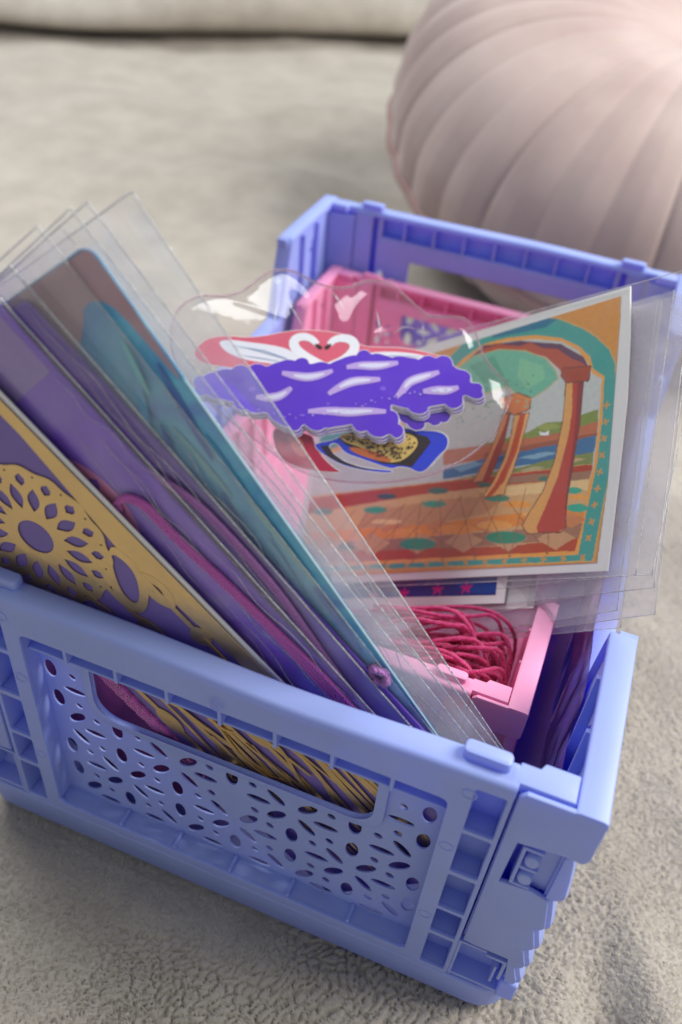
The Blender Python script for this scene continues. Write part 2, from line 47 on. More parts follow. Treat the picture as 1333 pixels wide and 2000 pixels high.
# ------------------------------------------------------------ helpers
def lin(c):
    return tuple((x / 255 / 12.92 if x / 255 <= 0.04045 else ((x / 255 + 0.055) / 1.055) ** 2.4) for x in c)
MATS = {}
def nt(name):
    m = bpy.data.materials.new(name); m.use_nodes = True
    return m, m.node_tree, m.node_tree.nodes['Principled BSDF']
def mat(name, rgb, rough=0.5, metal=0.0, spec=0.5, noise=0.0, nscale=400, bump=0.0, bscale=2000, sss=0.0, coat=0.0, trans=0.0, tcol=(0,0,0)):
    if name in MATS: return MATS[name]
    m, t, b = nt(name); col = lin(rgb)
    b.inputs['Base Color'].default_value = (*col, 1); b.inputs['Roughness'].default_value = rough
    b.inputs['Metallic'].default_value = metal; b.inputs['Specular IOR Level'].default_value = spec
    b.inputs['Coat Weight'].default_value = coat; b.inputs['Coat Roughness'].default_value = 0.08
    if sss:
        b.inputs['Subsurface Weight'].default_value = sss; b.inputs['Subsurface Scale'].default_value = 0.004
        b.inputs['Subsurface Radius'].default_value = (0.35, 0.45, 1.0)
    tc = t.nodes.new('ShaderNodeTexCoord')
    if noise:
        n = t.nodes.new('ShaderNodeTexNoise'); n.inputs['Scale'].default_value = nscale; n.inputs['Detail'].default_value = 4
        t.links.new(tc.outputs['Object'], n.inputs['Vector'])
        r = t.nodes.new('ShaderNodeMapRange'); r.inputs[1].default_value = 0.3; r.inputs[2].default_value = 0.7
        r.inputs[3].default_value = 1 - noise; r.inputs[4].default_value = 1 + noise
        t.links.new(n.outputs[0], r.inputs[0])
        h = t.nodes.new('ShaderNodeHueSaturation'); h.inputs['Color'].default_value = (*col, 1)
        t.links.new(r.outputs[0], h.inputs['Value']); t.links.new(h.outputs[0], b.inputs['Base Color'])
    if bump:
        n = t.nodes.new('ShaderNodeTexNoise'); n.inputs['Scale'].default_value = bscale; n.inputs['Detail'].default_value = 3
        t.links.new(tc.outputs['Object'], n.inputs['Vector'])
        bp = t.nodes.new('ShaderNodeBump'); bp.inputs['Strength'].default_value = bump; bp.inputs['Distance'].default_value = 0.0003
        t.links.new(n.outputs[0], bp.inputs['Height']); t.links.new(bp.outputs[0], b.inputs['Normal'])
    if trans:
        tb = t.nodes.new('ShaderNodeBsdfTranslucent'); tb.inputs[0].default_value = (*lin(tcol), 1)
        mx = t.nodes.new('ShaderNodeMixShader'); mx.inputs[0].default_value = trans; out = t.nodes['Material Output']
        t.links.new(b.outputs[0], mx.inputs[1]); t.links.new(tb.outputs[0], mx.inputs[2]); t.links.new(mx.outputs[0], out.inputs[0])
    MATS[name] = m
    return m

class MB:
    def __init__(s): s.v = []; s.f = []; s.mi = []
    def add(s, vs, fs, mi=0):
        o = len(s.v); s.v += [tuple(p) for p in vs]; s.f += [tuple(i + o for i in f) for f in fs]; s.mi += [mi] * len(fs)
        return s
    def box(s, x0, x1, y0, y1, z0, z1, mi=0):
        return s.add([(x0,y0,z0),(x1,y0,z0),(x1,y1,z0),(x0,y1,z0),(x0,y0,z1),(x1,y0,z1),(x1,y1,z1),(x0,y1,z1)],
                     [(0,3,2,1),(4,5,6,7),(0,1,5,4),(1,2,6,5),(2,3,7,6),(3,0,4,7)], mi)
    def tube(s, pts, r, n=8, mi=0, closed=False, cap=True):
        P = [Vector(p) for p in pts]; N = len(P); rr = r if isinstance(r, (list, tuple)) else [r] * N
        base = len(s.v); ref = Vector((0.13, 0.31, 0.94))
        for i in range(N):
            a = P[(i - 1) % N] if (closed or i > 0) else P[i]; b = P[(i + 1) % N] if (closed or i < N - 1) else P[i]
            d = (b - a)
            if d.length < 1e-12: d = Vector((1, 0, 0))
            d.normalize(); u = d.cross(ref)
            if u.length < 1e-4: u = d.cross(Vector((1, 0, 0)))
            u.normalize(); v = d.cross(u)
            for k in range(n):
                t = 2 * PI * k / n; s.v.append(tuple(P[i] + (u * math.cos(t) + v * math.sin(t)) * rr[i]))
        for i in range(N if closed else N - 1):
            j = (i + 1) % N
            for k in range(n):
                q = (k + 1) % n; s.f.append((base + i*n + k, base + i*n + q, base + j*n + q, base + j*n + k)); s.mi.append(mi)
        if cap and not closed:
            s.f.append(tuple(base + k for k in range(n))[::-1]); s.mi.append(mi)
            s.f.append(tuple(base + (N-1)*n + k for k in range(n))); s.mi.append(mi)
        return s
    def sheet(s, outer, holes, t, M, mi=0, bevel=0.0, z0=0.0):
        """flat sheet with holes, t thick from z0 upwards along local z; M maps local to world"""
        cd = bpy.data.curves.new('tmp', 'CURVE'); cd.dimensions = '2D'; cd.fill_mode = 'BOTH'
        cd.extrude = max(t / 2 - bevel, 1e-6); cd.bevel_depth = bevel; cd.bevel_resolution = 1; cd.offset = -bevel
        outs = outer if isinstance(outer[0][0], (list, tuple)) else [outer]
        for poly in list(outs) + list(holes):
            sp = cd.splines.new('POLY'); sp.points.add(len(poly) - 1)
            for i, p in enumerate(poly): sp.points[i].co = (p[0], p[1], 0, 1)
            sp.use_cyclic_u = True
        o = bpy.data.objects.new('tmp', cd); COL.objects.link(o)
        dg = bpy.context.evaluated_depsgraph_get(); me = bpy.data.meshes.new_from_object(o.evaluated_get(dg))
        base = len(s.v)
        for v in me.vertices: s.v.append(tuple(M @ Vector((v.co.x, v.co.y, v.co.z + z0 + t / 2))))
        for p in me.polygons: s.f.append(tuple(base + i for i in p.vertices)); s.mi.append(mi)
        bpy.data.objects.remove(o); bpy.data.curves.remove(cd); bpy.data.meshes.remove(me)
        return s
    def build(s, name, mats, parent=None, off=(0,0,0), smooth=False, bevel=0.0, warp=None, angle=35):
        me = bpy.data.meshes.new(name)
        V = np.array(s.v, dtype=float).reshape(-1, 3)
        if warp is not None: V = warp(V)
        V = V - np.array(off)
        me.from_pydata([tuple(p) for p in V], [], s.f)
        ms = mats if isinstance(mats, (list, tuple)) else [mats]
        for m in ms: me.materials.append(m)
        if len(ms) > 1: me.polygons.foreach_set('material_index', s.mi)
        bm = bmesh.new(); bm.from_mesh(me)
        bmesh.ops.remove_doubles(bm, verts=bm.verts, dist=1e-7)
        bmesh.ops.recalc_face_normals(bm, faces=bm.faces)
        bm.to_mesh(me); bm.free()
        if smooth:
            me.polygons.foreach_set('use_smooth', [True] * len(me.polygons))
            if angle < 180:
                me.set_sharp_from_angle(angle=math.radians(angle))
        o = bpy.data.objects.new(name, me); COL.objects.link(o)
        if parent is not None: o.parent = parent
        if bevel:
            md = o.modifiers.new('bevel', 'BEVEL'); md.width = bevel; md.segments = 2; md.limit_method = 'ANGLE'; md.angle_limit = math.radians(50)
            md.use_clamp_overlap = True
        return o

def tag(o, label=None, cat=None, group=None, kind=None):
    if label: o['label'] = label
    if cat: o['category'] = cat
    if group: o['group'] = group
    if kind: o['kind'] = kind
    return o
def thing(name, label, cat, loc=(0,0,0), group=None):
    o = bpy.data.objects.new(name, None); COL.objects.link(o); o.location = loc; o.empty_display_size = 0.01
    return tag(o, label, cat, group)
def FR(F):
    O, U, V, N = F
    return Matrix([[U[0], V[0], N[0], O[0]], [U[1], V[1], N[1], O[1]], [U[2], V[2], N[2], O[2]], [0,0,0,1]])
def mm(poly): return [(p[0] * .001, p[1] * .001) for p in poly]
MXZ = Matrix([[1,0,0,0],[0,0,1,0],[0,1,0,0],[0,0,0,1]])          # local (u,v,w) -> world (u, w, v)
MYZ = Matrix([[0,0,1,0],[1,0,0,0],[0,1,0,0],[0,0,0,1]])          # local (u,v,w) -> world (w, u, v)
MXY = Matrix.Identity(4)
def rrect(x0, x1, z0, z1, r=0.0, n=4):
    if r <= 0: return [(x0,z0),(x1,z0),(x1,z1),(x0,z1)]
    P = []
    for cx, cz, a in ((x1-r,z0+r,-90),(x1-r,z1-r,0),(x0+r,z1-r,90),(x0+r,z0+r,180)):
        for k in range(n+1):
            t = math.radians(a + 90*k/n); P.append((cx + r*math.cos(t), cz + r*math.sin(t)))
    return P
def ellipse(cx, cz, a, b, deg, n=16):
    c, s_ = math.cos(math.radians(deg)), math.sin(math.radians(deg))
    return [(cx + a*math.cos(t)*c - b*math.sin(t)*s_, cz + a*math.cos(t)*s_ + b*math.sin(t)*c) for t in [2*PI*k/n for k in range(n)]]
def leaf(cx, cz, a, b, deg, n=8):
    c, s_ = math.cos(math.radians(deg)), math.sin(math.radians(deg)); P = []
    for k in range(n): t = k/n; P.append((-a + 2*a*t, b*math.sin(PI*t)))
    for k in range(n): t = k/n; P.append((a - 2*a*t, -b*math.sin(PI*t)))
    return [(cx + x*c - y*s_, cz + x*s_ + y*c) for x, y in P]
def stroke(pts, w, taper=0.3, n=6):
    """outline of a thick tapering line"""
    P = np.array(pts, float); d = np.gradient(P, axis=0); d /= np.linalg.norm(d, axis=1)[:, None] + 1e-12
    nn = np.stack([-d[:,1], d[:,0]], 1); k = len(P); tt = np.linspace(0, 1, k)
    ww = (w/2) * (taper + (1-taper)*np.sin(PI*np.clip(tt*.9+.05,0,1)))[:, None]
    A = P + nn*ww; B = P - nn*ww
    return [tuple(p) for p in A] + [tuple(p) for p in B[::-1]]
def resample(pts, n):
    P = np.array(pts, float); s_ = np.r_[0, np.cumsum(np.linalg.norm(np.diff(P, axis=0), axis=1))]
    t = np.linspace(0, s_[-1], n); return np.stack([np.interp(t, s_, P[:, k]) for k in range(P.shape[1])], 1)
def smoothpoly(poly, it=2, closed=True):
    P = np.array(poly, float)
    for _ in range(it):
        if closed:
            Q = np.roll(P, -1, 0); P = np.stack([P*.75+Q*.25, P*.25+Q*.75], 1).reshape(-1, P.shape[1])
        else:
            Q = P[1:]; R_ = P[:-1]; M_ = np.stack([R_*.75+Q*.25, R_*.25+Q*.75], 1).reshape(-1, P.shape[1]); P = np.vstack([P[:1], M_, P[-1:]])
    return [tuple(p) for p in P]
class Noise2:
    def __init__(s, seed): s.r = np.random.default_rng(seed).random((256, 256))
    def __call__(s, x, y):
        xi = np.floor(x).astype(int); yi = np.floor(y).astype(int); fx = x - xi; fy = y - yi
        fx = fx*fx*(3-2*fx); fy = fy*fy*(3-2*fy)
        g = lambda a, b: s.r[a % 256, b % 256]
        return (g(xi,yi)*(1-fx)+g(xi+1,yi)*fx)*(1-fy)+(g(xi,yi+1)*(1-fx)+g(xi+1,yi+1)*fx)*fy
    def fbm(s, x, y, o=4):
        a = 0; w_ = .5
        for i in range(o): a = a + w_*s(x*2**i + 17*i, y*2**i + 31*i); w_ *= .5
        return a
N1, N2_, N3 = Noise2(11), Noise2(12), Noise2(13)

# ------------------------------------------------------------ materials
LILAC = mat('lilac_plastic', (178, 196, 248), 0.38, trans=.29, tcol=(70,84,255), noise=0.05, nscale=45, bump=0.08, bscale=1500, spec=0.45, sss=0.0)
PINKP = mat('pink_plastic', (253, 174, 214), 0.40, trans=.20, tcol=(255,70,150), noise=0.03, nscale=60, bump=0.08, bscale=1500, spec=0.45)
WHITEP = mat('white_paper', (236, 234, 228), 0.55, noise=0.01)
GOLD = mat('gold_foil', (222, 190, 132), 0.33, metal=0.8, bump=0.5, bscale=260, noise=0.05, nscale=90)
DARKGOLD = GOLD
def film_mat(name, tint=(1,1,1), haze=0.05, hazecol=(0.9,0.9,0.95), rough=0.09, bump=0.10, bs=90, gl=1.0, veil=True):
    m = bpy.data.materials.new(name); m.use_nodes = True; t = m.node_tree; t.nodes.clear()
    L = t.links.new; out = t.nodes.new('ShaderNodeOutputMaterial')
    tr = t.nodes.new('ShaderNodeBsdfTransparent'); tr.inputs[0].default_value = (*tint, 1)
    df = t.nodes.new('ShaderNodeBsdfDiffuse'); df.inputs[0].default_value = (*hazecol, 1)
    gs = t.nodes.new('ShaderNodeBsdfAnisotropic') if False else t.nodes.new('ShaderNodeBsdfGlossy'); gs.inputs['Roughness'].default_value = rough
    tc = t.nodes.new('ShaderNodeTexCoord'); n = t.nodes.new('ShaderNodeTexNoise'); n.inputs['Scale'].default_value = bs; n.inputs['Detail'].default_value = 3
    n.inputs['Distortion'].default_value = 1.2
    L(tc.outputs['Object'], n.inputs['Vector'])
    bp = t.nodes.new('ShaderNodeBump'); bp.inputs['Strength'].default_value = bump; bp.inputs['Distance'].default_value = 0.0015
    L(n.outputs[0], bp.inputs['Height'])
    fr = t.nodes.new('ShaderNodeLayerWeight'); fr.inputs['Blend'].default_value = .5
    L(bp.outputs[0], fr.inputs['Normal']); L(bp.outputs[0], gs.inputs['Normal'])
    pw = t.nodes.new('ShaderNodeMath'); pw.operation = 'POWER'; pw.inputs[1].default_value = 5.0; L(fr.outputs['Facing'], pw.inputs[0])
    mu = t.nodes.new('ShaderNodeMath'); mu.operation = 'MULTIPLY_ADD'; mu.inputs[1].default_value = .8*gl; mu.inputs[2].default_value = .035*gl; mu.use_clamp = True; L(pw.outputs[0], mu.inputs[0])
    m1 = t.nodes.new('ShaderNodeMixShader'); m2 = t.nodes.new('ShaderNodeMixShader')
    n2 = t.nodes.new('ShaderNodeTexNoise'); n2.inputs['Scale'].default_value = 45; n2.inputs['Detail'].default_value = 5; n2.inputs['Distortion'].default_value = 2.0
    L(tc.outputs['Object'], n2.inputs['Vector'])
    mr = t.nodes.new('ShaderNodeMapRange'); mr.inputs[1].default_value = .35; mr.inputs[2].default_value = .75; mr.inputs[3].default_value = haze*.5; mr.inputs[4].default_value = haze*1.9
    L(n2.outputs[0], mr.inputs[0]); L(mr.outputs[0], m1.inputs[0])
    tl = t.nodes.new('ShaderNodeBsdfTranslucent'); tl.inputs[0].default_value = (*hazecol, 1)
    m0 = t.nodes.new('ShaderNodeMixShader'); m0.inputs[0].default_value = .55; L(df.outputs[0], m0.inputs[1]); L(tl.outputs[0], m0.inputs[2])
    L(tr.outputs[0], m1.inputs[1]); L(m0.outputs[0], m1.inputs[2])
    L(mu.outputs[0], m2.inputs[0]); L(m1.outputs[0], m2.inputs[1]); L(gs.outputs[0], m2.inputs[2]); L(m2.outputs[0], out.inputs[0])
    return m
FILM = film_mat('clear_film', haze=0.10, gl=1.35)
FILM3 = film_mat('grey_film_stack', tint=(.97,.965,.98), haze=0.22, hazecol=(.90,.87,.92), rough=.10, bump=.25, bs=50, gl=1.6)
FILM2 = film_mat('clear_film_stiff', haze=0.03, rough=0.06, bump=0.06, gl=1.1)
EDGE = film_mat('film_weld', tint=(.9,.92,.95), haze=0.8, hazecol=(1,1,1), rough=0.2, gl=6, bump=0.6, bs=900)
EDGEB = film_mat('film_weld_bright', tint=(.9,.95,.97), haze=0.75, hazecol=(1,1,1), rough=0.2, gl=6, bump=0.6, bs=900)
EDGEP = film_mat('pouch_rim', tint=(.92,.82,.86), haze=0.2, hazecol=(.9,.75,.8), rough=0.08, gl=2.0, bump=0.0)

# ------------------------------------------------------------ the fleece blanket
def fold(x, y):
    """large soft wrinkles of the blanket, in metres"""
    far = 1+1.8*np.clip((y-.35)/.3, 0, 1)
    h = far*0.010*(N1(x*7+3, y*7+8)-.5) + 0.006*(N2_(x*15+1, y*15)-.5) + 0.003*(N3(x*34, y*34)-.5)
    def ridge(x0, y0, x1, y1, wd, amp):
        dx, dy = x1-x0, y1-y0; L2 = dx*dx+dy*dy
        t = np.clip(((x-x0)*dx+(y-y0)*dy)/L2, 0, 1); d = np.hypot(x-x0-t*dx, y-y0-t*dy)
        return amp*np.exp(-(d/wd)**2)*np.sin(PI*np.clip(t*.9+.05, 0, 1))
    h = h + ridge(.105,.06,.16,-.05,.010,.006) + ridge(.12,.10,.21,.02,.014,.006) - ridge(.10,.03,.13,-.04,.008,.005)
    h = h + ridge(-.35,.45,-.1,.60,.03,.012) + ridge(-.5,.6,-.15,.78,.03,.012) - ridge(-.42,.52,-.1,.68,.03,.010)
    # pressed flat and level under the crate, pillowing softly round it
    dx = np.maximum(np.abs(x)-.083, 0); dy = np.maximum(np.abs(y-.132)-.134, 0); d = np.hypot(dx, dy)
    k = np.clip(d/.035, 0, 1); k = k*k*(3-2*k)
    return h*k + .0022*np.exp(-((d-.014)/.012)**2)*np.clip(d/.004,0,1) - .0065
def tufts(x, y, cell):
    """short clumped pile: raised rounded clumps split by thin crevices"""
    wx = x + .0018*(N1(x*160, y*160)-.5)*2 + .0008*(N2_(x*420, y*420)-.5)*2
    wy = y + .0018*(N2_(x*160+9, y*160+5)-.5)*2 + .0008*(N3(x*420, y*420)-.5)*2
    ang = 2.2*(N3(x*9+4, y*9+2)-.5)*2; ca, sa = np.cos(ang), np.sin(ang)
    u = (wx*ca+wy*sa)/(cell*1.15); v = (-wx*sa+wy*ca)/(cell*.92)
    ui = np.floor(u).astype(int); vi = np.floor(v).astype(int)
    d1 = np.full(u.shape, 9.); d2 = np.full(u.shape, 9.)
    for a in (-1,0,1):
        for b in (-1,0,1):
            jx = N1.r[(ui+a)%256, (vi+b)%256]; jy = N2_.r[(ui+a)%256, (vi+b)%256]
            d = np.hypot(ui+a+jx-u, vi+b+jy-v); m_ = d < d1
            d2 = np.where(m_, d1, np.minimum(d2, d)); d1 = np.where(m_, d, d1)
    e = np.clip((d2-d1)/.32, 0, 1)
    return (e*(2-e))*.8 + .2*(1-d1*d1)
def grid_mesh(name, xs, ys, hf, m, par=None):
    X, Y = np.meshgrid(xs, ys, indexing='ij'); Z = hf(X, Y)
    nx, ny = len(xs), len(ys); V = np.stack([X, Y, Z], -1).reshape(-1, 3)
    I = np.arange(nx*ny).reshape(nx, ny)
    F = np.stack([I[:-1,:-1], I[1:,:-1], I[1:,1:], I[:-1,1:]], -1).reshape(-1, 4)
    me = bpy.data.meshes.new(name); me.vertices.add(len(V)); me.vertices.foreach_set('co', V.ravel())
    me.loops.add(F.size); me.loops.foreach_set('vertex_index', F.ravel().astype(np.int32))
    me.polygons.add(len(F)); me.polygons.foreach_set('loop_start', np.arange(0, F.size, 4, dtype=np.int32))
    me.polygons.foreach_set('use_smooth', np.ones(len(F), bool)); me.update(calc_edges=True)
    me.materials.append(m); o = bpy.data.objects.new(name, me); COL.objects.link(o)
    if par: o.parent = par
    return o
def fleece_mat():
    m, t, b = nt('fleece'); L = t.links.new
    tc = t.nodes.new('ShaderNodeTexCoord')
    n = t.nodes.new('ShaderNodeTexNoise'); n.inputs['Scale'].default_value = 26; n.inputs['Detail'].default_value = 6; n.inputs['Roughness'].default_value = .65
    L(tc.outputs['Object'], n.inputs['Vector'])
    cr = t.nodes.new('ShaderNodeValToRGB'); cr.color_ramp.elements[0].position = .3; cr.color_ramp.elements[1].position = .72
    cr.color_ramp.elements[0].color = (*lin((164, 156, 145)), 1); cr.color_ramp.elements[1].color = (*lin((190, 182, 170)), 1)
    L(n.outputs[0], cr.inputs[0]); L(cr.outputs[0], b.inputs['Base Color'])
    b.inputs['Roughness'].default_value = 1.0; b.inputs['Specular IOR Level'].default_value = 0.1
    b.inputs['Sheen Weight'].default_value = 0.35; b.inputs['Sheen Roughness'].default_value = .5; b.inputs['Sheen Tint'].default_value = (.9,.88,.84,1)
    n1 = t.nodes.new('ShaderNodeTexNoise'); n1.inputs['Scale'].default_value = 1500; n1.inputs['Detail'].default_value = 4; n1.inputs['Roughness'].default_value = .7
    L(tc.outputs['Object'], n1.inputs['Vector'])
    b1 = t.nodes.new('ShaderNodeBump'); b1.inputs['Strength'].default_value = .5; b1.inputs['Distance'].default_value = .0006
    L(n1.outputs[0], b1.inputs['Height'])
    n2 = t.nodes.new('ShaderNodeTexNoise'); n2.inputs['Scale'].default_value = 240; n2.inputs['Detail'].default_value = 4
    L(tc.outputs['Object'], n2.inputs['Vector'])
    b2 = t.nodes.new('ShaderNodeBump'); b2.inputs['Strength'].default_value = .5; b2.inputs['Distance'].default_value = .0016
    L(n2.outputs[0], b2.inputs['Height']); L(b1.outputs[0], b2.inputs['Normal']); L(b2.outputs[0], b.inputs['Normal'])
    return m
FLEECE = fleece_mat()
X0, X1, Y0, Y1 = -.15, .215, -.115, .30
def near_h(x, y):
    e = np.minimum(np.minimum(x-X0, X1-x), np.minimum(y-Y0, Y1-y)); k = np.clip(e/.03, 0, 1)
    amp = .0004 + .0019*(1-.55*np.clip((x-.085)/.03, 0, 1))*np.clip(np.clip(N2_(x*24+4, y*24+7)*1.9-.55, 0, 1)+.7*np.clip(-(y+.01)/.03, 0, 1)*np.clip((.05-x)/.04, 0, 1), 0, 1)
    return fold(x, y) + k*(tufts(x, y, .0024)-.8)*amp + k*.0005*(N3.fbm(x*900, y*900, 2)-.4)
blanket = grid_mesh('blanket', np.arange(X0, X1+1e-6, .0005), np.arange(Y0, Y1+1e-6, .0005), near_h, FLEECE)
tag(blanket, kind='structure')
def fuzz():
    n = 380000; x = rng.uniform(X0+.004, X1-.004, n); y = rng.uniform(Y0+.004, Y1-.004, n)
    k = ~((np.abs(x) < .083) & (y > -.002) & (y < .266)); x, y = x[k], y[k]; n = len(x)
    z = near_h(x, y); ang = 2*PI*N3(x*60, y*60)*1.5 + rng.normal(0, .9, n); ln = rng.uniform(.0008, .0022, n); lean = rng.uniform(.7, 1.9, n)
    d = np.stack([np.cos(ang)*lean, np.sin(ang)*lean, np.ones(n)], 1); d /= np.linalg.norm(d, axis=1)[:, None]
    P = np.stack([x, y, z-.0001], 1); side = np.stack([-np.sin(ang), np.cos(ang), np.zeros(n)], 1)*.00008
    T_ = P + d*ln[:, None]; V = np.stack([P-side, P+side, T_], 1).reshape(-1, 3)
    me = bpy.data.meshes.new('fleece_pile'); me.vertices.add(len(V)); me.vertices.foreach_set('co', V.ravel())
    me.loops.add(3*n); me.loops.foreach_set('vertex_index', np.arange(3*n, dtype=np.int32)); me.polygons.add(n); me.polygons.foreach_set('loop_start', np.arange(0, 3*n, 3, dtype=np.int32))
    me.update(calc_edges=True); me.materials.append(mat('pile_fibre', (196,190,178), .9, spec=.1)); o = bpy.data.objects.new('fleece_pile', me); COL.objects.link(o); o.parent = blanket
    tag(o, kind='stuff')
fuzz()
xs = np.r_[np.arange(-2.2, -.5, .03), np.arange(-.5, .5, .008), np.arange(.5, 2.21, .03)]
ys = np.r_[np.arange(-.6, -.1, .02), np.arange(-.1, 1.3, .008), np.arange(1.3, 3.2, .04)]
def far_h(x, y):
    ins = np.minimum(np.minimum(x-X0, X1-x), np.minimum(y-Y0, Y1-y))
    return fold(x, y) - np.where(ins > .010, .006, np.where(ins > 0, .0012, 0.0)) 
bf = grid_mesh('blanket', xs, ys, far_h, FLEECE); tag(bf, kind='structure')

# far fold of the blanket lying over itself
def blanket_fold():
    line = smoothpoly([(-1.5,.30),(-1.0,.60),(-.72,.765),(-.50,.885),(-.30,1.03),(-.12,1.20),(.10,1.42),(.5,1.7)], 2, False)
    P = resample(line, 90); P[:,1] += .030*np.array([float(N1(i*.13, 5.))-.5 for i in range(90)]); b = []; prof = [(0.05,-.01),(0.04,.003),(0.01,.006),(-.010,.012),(-.010,.024),(.006,.038),(.04,.046),(.09,.036),(.12,.030),(.16,.036),(.26,.044),(.5,.05),(1.2,.03),(1.25,-.03)]
    prof = smoothpoly(prof, 1, False); d = np.gradient(P, axis=0); d /= np.linalg.norm(d, axis=1)[:, None]; nn = np.stack([-d[:,1], d[:,0]], 1)
    nP, nQ = len(P), len(prof); V = []
    for i in range(nP):
        for (q, z) in prof:
            a = 1 + .5*(float(N1(P[i,0]*9, q*6+2))-.5)
            V.append((P[i,0]+nn[i,0]*q, P[i,1]+nn[i,1]*q, z*a*(.55+.9*float(N2_(i*.16, 3.))) - .005))
    F = [(i*nQ+j, (i+1)*nQ+j, (i+1)*nQ+j+1, i*nQ+j+1) for i in range(nP-1) for j in range(nQ-1)]
    mb = MB(); mb.add(V, F); o = mb.build('blanket_fold', FLEECE, smooth=True, angle=180)
    return tag(o, 'pale grey fleece fold lying across the top left behind everything', 'blanket')
blanket_fold()

